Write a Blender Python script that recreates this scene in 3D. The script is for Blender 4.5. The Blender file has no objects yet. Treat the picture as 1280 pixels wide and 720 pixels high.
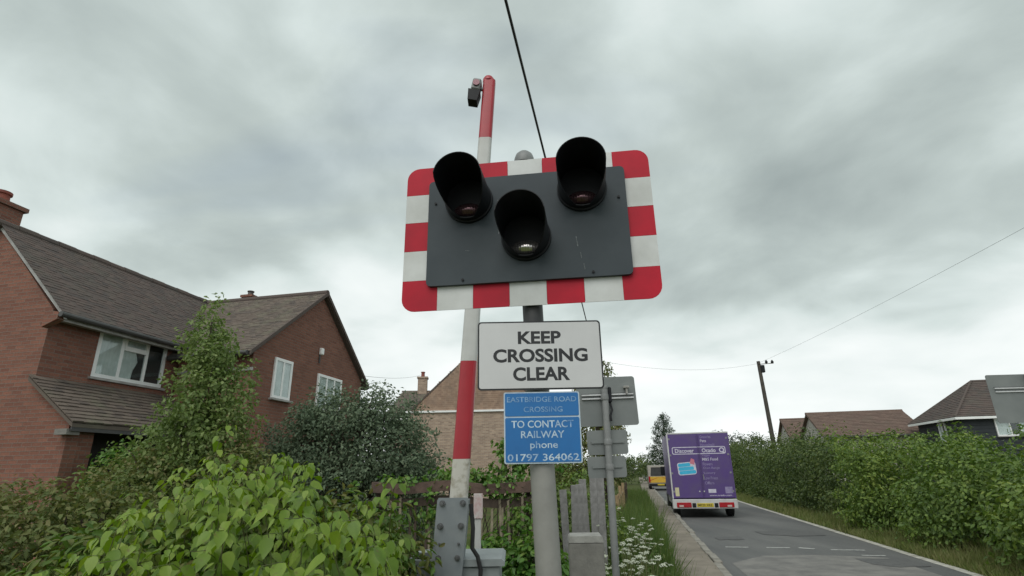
import bpy, math, random
import numpy as np
from mathutils import Vector, Matrix

R = math.radians
rng = np.random.default_rng(7)
random.seed(7)
sc = bpy.context.scene
col = sc.collection

# ------------------------------------------------------------------ camera
cam_d = bpy.data.cameras.new('camera')
cam = bpy.data.objects.new('camera', cam_d)
col.objects.link(cam)
cam.location = (0, 0, 1.6)
cam.rotation_euler = (R(90 + 18.7), 0, 0)
cam.rotation_euler = (Matrix.Rotation(R(90 + 18.7), 3, 'X') @ Matrix.Rotation(R(-1.0), 3, 'Z')).to_euler()
cam_d.sensor_width = 36
cam_d.lens = 36 * 678 / 1280
cam_d.clip_end = 3000
cam_d.clip_start = 0.05
sc.camera = cam

# ------------------------------------------------------------------ world / sun / exposure
SUN_EL, SUN_AZ = 48, 200          # compass style: 0 = +Y, clockwise
w = bpy.data.worlds.new('World')
sc.world = w
w.use_nodes = True
nt = w.node_tree
nt.nodes.clear()


def N(nt, kind, **kw):
    n = nt.nodes.new(kind)
    for k, v in kw.items():
        if k.startswith('i_'):
            key = k[2:]
            key = int(key) if key.isdigit() else key.replace('_', ' ')
            n.inputs[key].default_value = v
        else:
            setattr(n, k, v)
    return n


def math_node(nt, op, a, b=None, clamp=False):
    n = nt.nodes.new('ShaderNodeMath')
    n.operation = op
    n.use_clamp = clamp
    for i, v in enumerate((a, b)):
        if v is None:
            continue
        if isinstance(v, (int, float)):
            n.inputs[i].default_value = v
        else:
            nt.links.new(v, n.inputs[i])
    return n.outputs[0]


def ramp(nt, fac, stops, interp='LINEAR'):
    n = nt.nodes.new('ShaderNodeValToRGB')
    n.color_ramp.interpolation = interp
    el = n.color_ramp.elements
    while len(el) < len(stops):
        el.new(0.5)
    for e, (p, c) in zip(el, stops):
        e.position = p
        e.color = (c[0], c[1], c[2], 1) if not isinstance(c, (int, float)) else (c, c, c, 1)
    nt.links.new(fac, n.inputs[0])
    return n.outputs[0]


tc = N(nt, 'ShaderNodeTexCoord')
sep = N(nt, 'ShaderNodeSeparateXYZ')
nt.links.new(tc.outputs['Generated'], sep.inputs[0])
zc = math_node(nt, 'ADD', math_node(nt, 'MAXIMUM', sep.outputs[2], 0.0), 0.30)
comb = N(nt, 'ShaderNodeCombineXYZ')
nt.links.new(math_node(nt, 'DIVIDE', sep.outputs[0], zc), comb.inputs[0])
nt.links.new(math_node(nt, 'DIVIDE', sep.outputs[1], zc), comb.inputs[1])
mp = N(nt, 'ShaderNodeMapping')
mp.inputs['Location'].default_value = (29.2, -2.2, 0)
mp.inputs['Rotation'].default_value = (0, 0, R(28))
mp.inputs['Scale'].default_value = (0.80, 0.80, 1)
nt.links.new(comb.outputs[0], mp.inputs[0])
n1 = N(nt, 'ShaderNodeTexNoise', i_Scale=1.35, i_Detail=4.0, i_Roughness=0.45, i_Distortion=0.15)
nt.links.new(mp.outputs[0], n1.inputs['Vector'])
n2 = N(nt, 'ShaderNodeTexNoise', i_Scale=3.0, i_Detail=7.0, i_Roughness=0.55, i_Distortion=0.3)
nt.links.new(mp.outputs[0], n2.inputs['Vector'])
cl = math_node(nt, 'ADD', math_node(nt, 'MULTIPLY', n1.outputs[0], 0.76), math_node(nt, 'MULTIPLY', n2.outputs[0], 0.24))
# thinner, brighter cloud towards the horizon
hz = ramp(nt, sep.outputs[2], [(0.0, 0.25), (0.13, 0.20), (0.28, 0.08), (0.45, 0.02), (0.6, 0.0)], 'EASE')
cl2 = math_node(nt, 'ADD', math_node(nt, 'ADD', math_node(nt, 'MULTIPLY', math_node(nt, 'SUBTRACT', cl, 0.5), 1.05), 0.515), hz)
cloud_col = ramp(nt, cl2, [(0.37, (0.275, 0.325, 0.325)), (0.45, (0.385, 0.445, 0.437)), (0.51, (0.485, 0.555, 0.54)),
                           (0.57, (0.63, 0.71, 0.695)), (0.65, (0.80, 0.86, 0.85)), (0.78, (0.94, 0.975, 0.965))])
sky = N(nt, 'ShaderNodeTexSky', sky_type='NISHITA', sun_disc=False)
sky.sun_elevation = R(SUN_EL)
sky.sun_rotation = R(SUN_AZ)
bg_sky = N(nt, 'ShaderNodeBackground', i_Strength=0.11)
nt.links.new(sky.outputs[0], bg_sky.inputs[0])
bg_cl = N(nt, 'ShaderNodeBackground', i_Strength=1.0)
nt.links.new(cloud_col, bg_cl.inputs[0])
n3 = N(nt, 'ShaderNodeTexNoise', i_Scale=1.1, i_Detail=4.0, i_Roughness=0.5)
mp3 = N(nt, 'ShaderNodeMapping')
mp3.inputs['Location'].default_value = (7.3, 2.9, 4)
mp3.inputs['Scale'].default_value = (0.35, 1.0, 1)
nt.links.new(comb.outputs[0], mp3.inputs[0])
nt.links.new(mp3.outputs[0], n3.inputs['Vector'])
gap = ramp(nt, n3.outputs[0], [(0.63, 1.0), (0.74, 0.45)])
mixw = N(nt, 'ShaderNodeMixShader')
nt.links.new(gap, mixw.inputs[0])
nt.links.new(bg_sky.outputs[0], mixw.inputs[1])
nt.links.new(bg_cl.outputs[0], mixw.inputs[2])
outw = N(nt, 'ShaderNodeOutputWorld')
nt.links.new(mixw.outputs[0], outw.inputs[0])

sun_d = bpy.data.lights.new('sun', 'SUN')
sun_d.energy = 1.5
sun_d.angle = R(50)
sun_d.color = (1.0, 0.97, 0.93)
sun = bpy.data.objects.new('sun', sun_d)
col.objects.link(sun)
sd = Vector((math.sin(R(SUN_AZ)) * math.cos(R(SUN_EL)), math.cos(R(SUN_AZ)) * math.cos(R(SUN_EL)), math.sin(R(SUN_EL))))
sun.rotation_euler = sd.to_track_quat('Z', 'Y').to_euler()
sun.location = (0, -5, 12)

vs = sc.view_settings
vs.view_transform = 'Standard'
vs.look = 'None'
vs.exposure = 0.1
vs.gamma = 1
vs.use_curve_mapping = False
sc.render.engine = 'CYCLES'
sc.cycles.max_bounces = 6
sc.cycles.transparent_max_bounces = 8

# ------------------------------------------------------------------ materials
MATS = {}


def base_mat(name):
    m = bpy.data.materials.new(name)
    m.use_nodes = True
    t = m.node_tree
    t.nodes.clear()
    o = N(t, 'ShaderNodeOutputMaterial')
    p = N(t, 'ShaderNodeBsdfPrincipled')
    t.links.new(p.outputs[0], o.inputs[0])
    MATS[name] = m
    return m, t, p, o


def mix_col(t, fac, a, b):
    n = t.nodes.new('ShaderNodeMix')
    n.data_type = 'RGBA'
    for sock, v in ((n.inputs[0], fac), (n.inputs[6], a), (n.inputs[7], b)):
        if isinstance(v, (int, float)):
            sock.default_value = v
        elif isinstance(v, tuple):
            sock.default_value = (v[0], v[1], v[2], 1)
        else:
            t.links.new(v, sock)
    return n.outputs[2]


def bump(t, p, h, strength=0.3, dist=0.02):
    b = N(t, 'ShaderNodeBump', i_Strength=strength, i_Distance=dist)
    t.links.new(h, b.inputs['Height'])
    t.links.new(b.outputs[0], p.inputs['Normal'])


def plain(name, c1, c2=None, rough=0.6, scale=6.0, metal=0.0, bmp=0.0, spec=0.5, lo=0.35, hi=0.65, detail=6.0):
    """a surface whose colour wanders between c1 and c2"""
    m, t, p, o = base_mat(name)
    c2 = c2 or tuple(x * 0.8 for x in c1)
    co = N(t, 'ShaderNodeTexCoord')
    n = N(t, 'ShaderNodeTexNoise', i_Scale=scale, i_Detail=detail, i_Roughness=0.62)
    t.links.new(co.outputs['Object'], n.inputs['Vector'])
    f = ramp(t, n.outputs[0], [(lo, 0.0), (hi, 1.0)])
    t.links.new(mix_col(t, f, c1, c2), p.inputs['Base Color'])
    p.inputs['Roughness'].default_value = rough
    p.inputs['Metallic'].default_value = metal
    p.inputs['Specular IOR Level'].default_value = spec
    if bmp:
        n2 = N(t, 'ShaderNodeTexNoise', i_Scale=scale * 6, i_Detail=5.0)
        t.links.new(co.outputs['Object'], n2.inputs['Vector'])
        bump(t, p, n2.outputs[0], bmp, 0.01)
    return m


def brick_mat(name, a, b, mortar, stain):
    m, t, p, o = base_mat(name)
    uv = N(t, 'ShaderNodeUVMap')
    uv.uv_map = 'UVMap'
    br = N(t, 'ShaderNodeTexBrick', offset=0.5, i_Scale=1.0)
    br.inputs['Color1'].default_value = (*a, 1)
    br.inputs['Color2'].default_value = (*b, 1)
    br.inputs['Mortar'].default_value = (*mortar, 1)
    br.inputs['Mortar Size'].default_value = 0.009
    br.inputs['Mortar Smooth'].default_value = 0.2
    br.inputs['Bias'].default_value = -0.1
    br.inputs['Brick Width'].default_value = 0.225
    br.inputs['Row Height'].default_value = 0.075
    t.links.new(uv.outputs[0], br.inputs['Vector'])
    n = N(t, 'ShaderNodeTexNoise', i_Scale=1.3, i_Detail=6.0, i_Roughness=0.65)
    t.links.new(uv.outputs[0], n.inputs['Vector'])
    f = ramp(t, n.outputs[0], [(0.42, 0.0), (0.72, 0.55)])
    c = mix_col(t, f, br.outputs['Color'], stain)
    n2 = N(t, 'ShaderNodeTexNoise', i_Scale=30, i_Detail=3.0)
    t.links.new(uv.outputs[0], n2.inputs['Vector'])
    hs = N(t, 'ShaderNodeHueSaturation')
    t.links.new(math_node(t, 'ADD', math_node(t, 'MULTIPLY', n2.outputs[0], 0.6), 0.7), hs.inputs['Value'])
    t.links.new(c, hs.inputs['Color'])
    t.links.new(hs.outputs[0], p.inputs['Base Color'])
    p.inputs['Roughness'].default_value = 0.9
    p.inputs['Specular IOR Level'].default_value = 0.25
    bump(t, p, math_node(t, 'SUBTRACT', math_node(t, 'MULTIPLY', n2.outputs[0], 0.3), br.outputs['Fac']), 0.6, 0.012)
    return m


def tile_mat(name, cols, moss):
    m, t, p, o = base_mat(name)
    g = N(t, 'ShaderNodeNewGeometry')
    c = ramp(t, g.outputs['Random Per Island'], [(0.0, cols[0]), (0.45, cols[1]), (0.8, cols[2]), (1.0, cols[0])])
    co = N(t, 'ShaderNodeTexCoord')
    n = N(t, 'ShaderNodeTexNoise', i_Scale=1.6, i_Detail=8.0, i_Roughness=0.7)
    t.links.new(co.outputs['Object'], n.inputs['Vector'])
    f = ramp(t, n.outputs[0], [(0.48, 0.0), (0.68, 0.75)])
    t.links.new(mix_col(t, f, c, moss), p.inputs['Base Color'])
    p.inputs['Roughness'].default_value = 0.88
    p.inputs['Specular IOR Level'].default_value = 0.2
    n2 = N(t, 'ShaderNodeTexNoise', i_Scale=40, i_Detail=4.0)
    t.links.new(co.outputs['Object'], n2.inputs['Vector'])
    bump(t, p, n2.outputs[0], 0.3, 0.01)
    return m


def leaf_mat(name, cols, rough=0.5, trans=0.3, nscale=1.2, spec=0.35):
    m, t, p, o = base_mat(name)
    g = N(t, 'ShaderNodeNewGeometry')
    co = N(t, 'ShaderNodeTexCoord')
    oi = N(t, 'ShaderNodeObjectInfo')
    n = N(t, 'ShaderNodeTexNoise', i_Scale=nscale, i_Detail=3.0)
    t.links.new(co.outputs['Object'], n.inputs['Vector'])
    r = math_node(t, 'FRACT', math_node(t, 'ADD', g.outputs['Random Per Island'], oi.outputs['Random']))
    f = math_node(t, 'ADD', math_node(t, 'MULTIPLY', r, 0.6), math_node(t, 'MULTIPLY', math_node(t, 'SUBTRACT', n.outputs[0], 0.3), 1.0), True)
    k = len(cols)
    c = ramp(t, f, [(i / (k - 1), cc) for i, cc in enumerate(cols)])
    ns = N(t, 'ShaderNodeTexNoise', i_Scale=38.0, i_Detail=4.0)
    t.links.new(g.outputs['Position'], ns.inputs['Vector'])
    c = mix_col(t, ramp(t, ns.outputs[0], [(0.60, 0.0), (0.74, 0.65)]), c, (0.16, 0.12, 0.05))
    t.links.new(c, p.inputs['Base Color'])
    p.inputs['Roughness'].default_value = rough
    p.inputs['Specular IOR Level'].default_value = spec
    tr = N(t, 'ShaderNodeBsdfTranslucent')
    hs = N(t, 'ShaderNodeHueSaturation', i_Saturation=1.15, i_Value=1.5)
    t.links.new(c, hs.inputs['Color'])
    t.links.new(hs.outputs[0], tr.inputs['Color'])
    mx = N(t, 'ShaderNodeMixShader', i_0=trans)
    t.links.new(p.outputs[0], mx.inputs[1])
    t.links.new(tr.outputs[0], mx.inputs[2])
    t.links.new(mx.outputs[0], o.inputs[0])
    return m


brick_mat('red_brick', (0.255, 0.115, 0.082), (0.175, 0.075, 0.056), (0.20, 0.145, 0.118), (0.165, 0.088, 0.068))
brick_mat('buff_brick', (0.46, 0.34, 0.255), (0.25, 0.175, 0.135), (0.42, 0.37, 0.31), (0.27, 0.205, 0.165))
tile_mat('brown_tile', [(0.100, 0.080, 0.073), (0.120, 0.092, 0.082), (0.088, 0.076, 0.072)], (0.110, 0.102, 0.086))
tile_mat('moss_tile', [(0.125, 0.100, 0.085), (0.155, 0.125, 0.105), (0.10, 0.084, 0.075)], (0.165, 0.16, 0.115))
tile_mat('red_tile', [(0.155, 0.108, 0.090), (0.172, 0.120, 0.098), (0.135, 0.095, 0.080)], (0.15, 0.12, 0.095))
tile_mat('hung_tile', [(0.42, 0.30, 0.225), (0.36, 0.25, 0.185), (0.31, 0.215, 0.165)], (0.29, 0.22, 0.175))
plain('upvc', (0.86, 0.87, 0.87), (0.78, 0.79, 0.78), 0.35, 3)
plain('soffit', (0.42, 0.42, 0.41), (0.28, 0.27, 0.26), 0.6, 4)
plain('dark_gutter', (0.035, 0.035, 0.036), (0.06, 0.058, 0.055), 0.45, 5)
plain('lead', (0.26, 0.27, 0.28), (0.36, 0.36, 0.35), 0.6, 5)
plain('curtain', (0.66, 0.68, 0.67), (0.52, 0.55, 0.54), 0.9, 4)
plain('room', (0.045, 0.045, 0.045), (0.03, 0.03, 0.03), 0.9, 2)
plain('terracotta', (0.26, 0.075, 0.052), (0.17, 0.05, 0.04), 0.8, 4)
plain('cladding', (0.020, 0.026, 0.032), (0.032, 0.038, 0.044), 0.7, 3)
plain('lime_render', (0.5, 0.47, 0.42), (0.38, 0.36, 0.33), 0.9, 3)

plain('sign_red', (0.50, 0.012, 0.032), (0.38, 0.012, 0.028), 0.5, 4, spec=0.22)
plain('sign_white', (0.66, 0.675, 0.665), (0.52, 0.53, 0.51), 0.5, 4, spec=0.3)
plain('white_plate', (0.62, 0.62, 0.625), (0.56, 0.56, 0.565), 0.42, 3, bmp=0.0)
plain('sign_black', (0.012, 0.013, 0.016), (0.018, 0.019, 0.022), 0.5, 6)
plain('board_grey', (0.036, 0.048, 0.057), (0.052, 0.065, 0.074), 0.55, 2.5, spec=0.3)
plain('hood_black', (0.006, 0.007, 0.009), (0.010, 0.011, 0.014), 0.55, 5, spec=0.3)
plain('scratch', (0.22, 0.24, 0.25), (0.07, 0.085, 0.09), 0.7, 30, lo=0.45, hi=0.55)
plain('sign_blue', (0.012, 0.155, 0.43), (0.012, 0.130, 0.37), 0.4, 4)
plain('sign_rim', (0.55, 0.64, 0.70), (0.42, 0.52, 0.62), 0.5, 20)
plain('worn_print', (0.50, 0.62, 0.72), (0.10, 0.24, 0.48), 0.5, 14, lo=0.46, hi=0.70)
plain('faded_print', (0.26, 0.42, 0.60), (0.05, 0.18, 0.42), 0.5, 16, lo=0.40, hi=0.66)
plain('galvanised', (0.27, 0.275, 0.27), (0.20, 0.205, 0.205), 0.5, 5, metal=0.15, bmp=0.05)
plain('post_grey', (0.30, 0.295, 0.275), (0.22, 0.215, 0.20), 0.6, 4, bmp=0.08)
plain('post_dark', (0.03, 0.032, 0.035), (0.05, 0.05, 0.05), 0.5, 5)
plain('bracket_grey', (0.19, 0.215, 0.235), (0.25, 0.27, 0.28), 0.5, 4, metal=0.2, bmp=0.05)
plain('bolt_steel', (0.20, 0.205, 0.21), (0.10, 0.10, 0.105), 0.4, 40, metal=0.7)
plain('boom_red', (0.40, 0.022, 0.034), (0.34, 0.018, 0.03), 0.35, 4)
plain('boom_white', (0.56, 0.565, 0.55), (0.47, 0.47, 0.45), 0.45, 4)
plain('boom_dirty', (0.54, 0.52, 0.47), (0.26, 0.23, 0.16), 0.7, 14, lo=0.48, hi=0.70)
plain('cabinet_grey', (0.30, 0.33, 0.335), (0.22, 0.245, 0.25), 0.55, 5, bmp=0.05)
plain('plate_back', (0.21, 0.225, 0.22), (0.165, 0.18, 0.178), 0.55, 2.5, metal=0.1)
plain('aluminium', (0.62, 0.63, 0.63), (0.5, 0.5, 0.5), 0.4, 8, metal=0.3)
plain('rubber', (0.012, 0.012, 0.013), (0.02, 0.02, 0.02), 0.7, 10)
plain('concrete', (0.24, 0.23, 0.21), (0.165, 0.158, 0.145), 0.9, 9, bmp=0.3)
plain('concrete_pale', (0.40, 0.39, 0.365), (0.27, 0.26, 0.24), 0.9, 14, bmp=0.3)
plain('old_timber', (0.088, 0.062, 0.046), (0.045, 0.035, 0.028), 0.9, 9, bmp=0.5)
plain('red_timber', (0.135, 0.088, 0.068), (0.075, 0.05, 0.04), 0.9, 7, bmp=0.5)
plain('pale_timber', (0.32, 0.28, 0.20), (0.18, 0.15, 0.105), 0.9, 12, bmp=0.4)
plain('silver_timber', (0.29, 0.285, 0.28), (0.19, 0.185, 0.18), 0.9, 10, bmp=0.4)
plain('gate_timber', (0.36, 0.26, 0.14), (0.21, 0.15, 0.09), 0.9, 9, bmp=0.4)
plain('bark', (0.085, 0.066, 0.05), (0.045, 0.036, 0.028), 0.95, 10, bmp=0.6)
plain('green_stem', (0.13, 0.17, 0.05), (0.10, 0.09, 0.04), 0.7, 10)
plain('pole_wood', (0.085, 0.075, 0.062), (0.05, 0.045, 0.04), 0.9, 5, bmp=0.3)
plain('cable_black', (0.010, 0.012, 0.012), (0.015, 0.016, 0.016), 0.6, 3)
plain('van_purple', (0.086, 0.047, 0.195), (0.100, 0.070, 0.165), 0.42, 2.2, lo=0.42, hi=0.75)
plain('van_white', (0.56, 0.56, 0.56), (0.46, 0.45, 0.44), 0.35, 3)
plain('van_grey', (0.25, 0.25, 0.26), (0.18, 0.18, 0.185), 0.5, 3)
plain('van_print', (0.62, 0.60, 0.68), (0.50, 0.48, 0.58), 0.5, 8)
plain('van_print_faint', (0.30, 0.26, 0.42), (0.20, 0.165, 0.32), 0.5, 8)
plain('sticker_cyan', (0.03, 0.38, 0.62), (0.05, 0.45, 0.66), 0.5, 6)
plain('sticker_pink', (0.55, 0.16, 0.22), (0.5, 0.2, 0.25), 0.5, 6)
plain('plate_yellow', (0.60, 0.46, 0.03), (0.5, 0.39, 0.03), 0.5, 6)
plain('note_cream', (0.6, 0.56, 0.34), (0.5, 0.46, 0.3), 0.6, 6)
plain('lamp_red', (0.40, 0.012, 0.02), (0.30, 0.01, 0.015), 0.2, 6)
plain('lamp_clear', (0.55, 0.45, 0.43), (0.5, 0.38, 0.35), 0.2, 6)
plain('hi_vis_orange', (0.55, 0.11, 0.02), (0.45, 0.09, 0.02), 0.5, 6)
plain('hi_vis_yellow', (0.68, 0.42, 0.04), (0.58, 0.36, 0.04), 0.5, 6)
plain('truck_white', (0.27, 0.25, 0.21), (0.20, 0.18, 0.15), 0.4, 3)
plain('road_paint', (0.46, 0.46, 0.44), (0.22, 0.22, 0.21), 0.8, 14, lo=0.42, hi=0.70)
plain('edge_line', (0.55, 0.53, 0.48), (0.30, 0.28, 0.24), 0.85, 5, bmp=0.2)
plain('kerb_stone', (0.31, 0.29, 0.255), (0.19, 0.175, 0.15), 0.9, 6, bmp=0.4)
plain('umbel_white', (0.58, 0.60, 0.50), (0.40, 0.44, 0.32), 0.8, 30)

m, t, p, o = base_mat('window_glass')
p.inputs['Base Color'].default_value = (0.9, 0.95, 0.95, 1)
p.inputs['Roughness'].default_value = 0.02
p.inputs['Transmission Weight'].default_value = 0.0
gl = N(t, 'ShaderNodeBsdfGlossy', i_Roughness=0.03)
gl.inputs['Color'].default_value = (0.85, 0.9, 0.92, 1)
tp = N(t, 'ShaderNodeBsdfTransparent')
tp.inputs['Color'].default_value = (0.93, 0.96, 0.955, 1)
fr = N(t, 'ShaderNodeLayerWeight', i_Blend=0.5)
mx = N(t, 'ShaderNodeMixShader')
t.links.new(math_node(t, 'ADD', math_node(t, 'MULTIPLY', math_node(t, 'POWER', fr.outputs['Facing'], 4.0), 0.75), 0.05, True), mx.inputs[0])
t.links.new(tp.outputs[0], mx.inputs[1])
t.links.new(gl.outputs[0], mx.inputs[2])
t.links.new(mx.outputs[0], o.inputs[0])

m, t, p, o = base_mat('dark_glass')
p.inputs['Base Color'].default_value = (0.015, 0.018, 0.02, 1)
p.inputs['Roughness'].default_value = 0.06

for nm, cc, met in (('lens_red', (0.14, 0.08, 0.09), 0.7), ('lens_amber_glint', (0.80, 0.75, 0.74), 0.9)):  # amber one paled, the sky's glint put into its colour
    m, t, p, o = base_mat(nm)
    co = N(t, 'ShaderNodeTexCoord')
    wv = N(t, 'ShaderNodeTexWave', i_Scale=26.0, i_Distortion=0.3)
    t.links.new(co.outputs['Object'], wv.inputs['Vector'])
    t.links.new(mix_col(t, wv.outputs['Fac'], tuple(x * 0.75 for x in cc), cc), p.inputs['Base Color'])
    p.inputs['Roughness'].default_value = 0.16
    p.inputs['Metallic'].default_value = met
    bump(t, p, wv.outputs['Fac'], 0.12, 0.004)

# asphalt
m, t, p, o = base_mat('asphalt')
co = N(t, 'ShaderNodeTexCoord')
na = N(t, 'ShaderNodeTexNoise', i_Scale=0.5, i_Detail=7.0, i_Roughness=0.6)
mpa = N(t, 'ShaderNodeMapping')
mpa.inputs['Scale'].default_value = (2.2, 0.35, 1)
t.links.new(co.outputs['Object'], mpa.inputs[0])
t.links.new(mpa.outputs[0], na.inputs['Vector'])
nb = N(t, 'ShaderNodeTexNoise', i_Scale=90, i_Detail=3.0)
t.links.new(co.outputs['Object'], nb.inputs['Vector'])
c = mix_col(t, ramp(t, na.outputs[0], [(0.35, 0.0), (0.68, 1.0)]), (0.092, 0.093, 0.093), (0.142, 0.141, 0.136))
hs = N(t, 'ShaderNodeHueSaturation')
t.links.new(math_node(t, 'ADD', math_node(t, 'MULTIPLY', nb.outputs[0], 0.9), 0.55), hs.inputs['Value'])
t.links.new(c, hs.inputs['Color'])
t.links.new(hs.outputs[0], p.inputs['Base Color'])
p.inputs['Roughness'].default_value = 0.85
bump(t, p, nb.outputs[0], 0.5, 0.01)
plain('asphalt_patch', (0.215, 0.205, 0.19), (0.135, 0.13, 0.125), 0.9, 2.5, bmp=0.4)
plain('footway', (0.25, 0.215, 0.175), (0.145, 0.125, 0.098), 0.95, 1.6, bmp=0.5, detail=9)

# ground
m, t, p, o = base_mat('field_ground')
co = N(t, 'ShaderNodeTexCoord')
na = N(t, 'ShaderNodeTexNoise', i_Scale=0.8, i_Detail=8.0, i_Roughness=0.65)
t.links.new(co.outputs['Object'], na.inputs['Vector'])
c = ramp(t, na.outputs[0], [(0.3, (0.05, 0.075, 0.022)), (0.5, (0.075, 0.095, 0.03)), (0.7, (0.11, 0.09, 0.05))])
t.links.new(c, p.inputs['Base Color'])
p.inputs['Roughness'].default_value = 0.95
p.inputs['Specular IOR Level'].default_value = 0.1
bump(t, p, na.outputs[0], 0.6, 0.1)

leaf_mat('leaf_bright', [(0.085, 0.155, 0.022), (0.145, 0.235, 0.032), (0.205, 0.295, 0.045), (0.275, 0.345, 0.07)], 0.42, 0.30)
leaf_mat('leaf_bright_shaded', [(0.051, 0.109, 0.020), (0.087, 0.160, 0.029), (0.123, 0.152, 0.036), (0.160, 0.131, 0.043)], 0.55, 0.25, 2.5)
leaf_mat('leaf_brown', [(0.070, 0.105, 0.030), (0.110, 0.145, 0.040), (0.160, 0.165, 0.055), (0.200, 0.165, 0.075)], 0.6, 0.25, 1.2)
leaf_mat('leaf_young', [(0.085, 0.140, 0.042), (0.135, 0.200, 0.058), (0.190, 0.255, 0.082), (0.26, 0.30, 0.125)], 0.5, 0.30)
leaf_mat('leaf_silver', [(0.062, 0.095, 0.058), (0.092, 0.132, 0.080), (0.135, 0.180, 0.108), (0.20, 0.25, 0.16)], 0.6, 0.2, 2.0, 0.3)
leaf_mat('leaf_hedge', [(0.050, 0.095, 0.024), (0.092, 0.155, 0.032), (0.150, 0.225, 0.044), (0.255, 0.31, 0.068)], 0.5, 0.25, 0.7)
leaf_mat('leaf_hedge_dark', [(0.042, 0.072, 0.026), (0.065, 0.105, 0.032), (0.105, 0.148, 0.040), (0.17, 0.195, 0.055)], 0.52, 0.22, 0.8)
leaf_mat('leaf_pine', [(0.026, 0.052, 0.038), (0.038, 0.070, 0.046), (0.058, 0.090, 0.052), (0.102, 0.123, 0.058)], 0.6, 0.1, 0.6)
leaf_mat('leaf_ivy', [(0.043, 0.109, 0.023), (0.080, 0.181, 0.032), (0.131, 0.239, 0.043), (0.217, 0.261, 0.072)], 0.45, 0.25, 2.0)
leaf_mat('grass', [(0.045, 0.085, 0.022), (0.070, 0.125, 0.028), (0.105, 0.155, 0.036), (0.165, 0.18, 0.07)], 0.6, 0.25, 0.8)
leaf_mat('dry_grass', [(0.09, 0.13, 0.036), (0.135, 0.175, 0.046), (0.19, 0.20, 0.075), (0.25, 0.23, 0.11)], 0.6, 0.2, 0.9)

# ------------------------------------------------------------------ mesh helpers
TH = R(12)                       # the road runs 12 degrees right of +Y


def RF(t_, s_, z_=0.0):          # t = metres right of the camera, s = metres along the road
    return Vector((t_ * math.cos(TH) + s_ * math.sin(TH), -t_ * math.sin(TH) + s_ * math.cos(TH), z_))


def mesh_obj(name, verts, faces, mats, parent=None, idx=None, smooth=False, uv=True):
    me = bpy.data.meshes.new(name)
    me.from_pydata([tuple(v) for v in verts], [], [tuple(f) for f in faces])
    for m_ in ([mats] if isinstance(mats, str) else mats):
        me.materials.append(MATS[m_])
    if idx is not None:
        me.polygons.foreach_set('material_index', idx)
    if smooth:
        me.polygons.foreach_set('use_smooth', [True] * len(me.polygons))
    if uv:
        lay = me.uv_layers.new(name='UVMap')
        for pl in me.polygons:
            n = pl.normal
            for li in pl.loop_indices:
                v = me.vertices[me.loops[li].vertex_index].co
                if abs(n.z) > 0.75:
                    q = (v.x, v.y)
                elif abs(n.x) > abs(n.y):
                    q = (v.y, v.z)
                else:
                    q = (v.x, v.z)
                lay.data[li].uv = q
    me.update()
    ob = bpy.data.objects.new(name, me)
    col.objects.link(ob)
    if parent is not None:
        ob.parent = parent
    return ob


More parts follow.
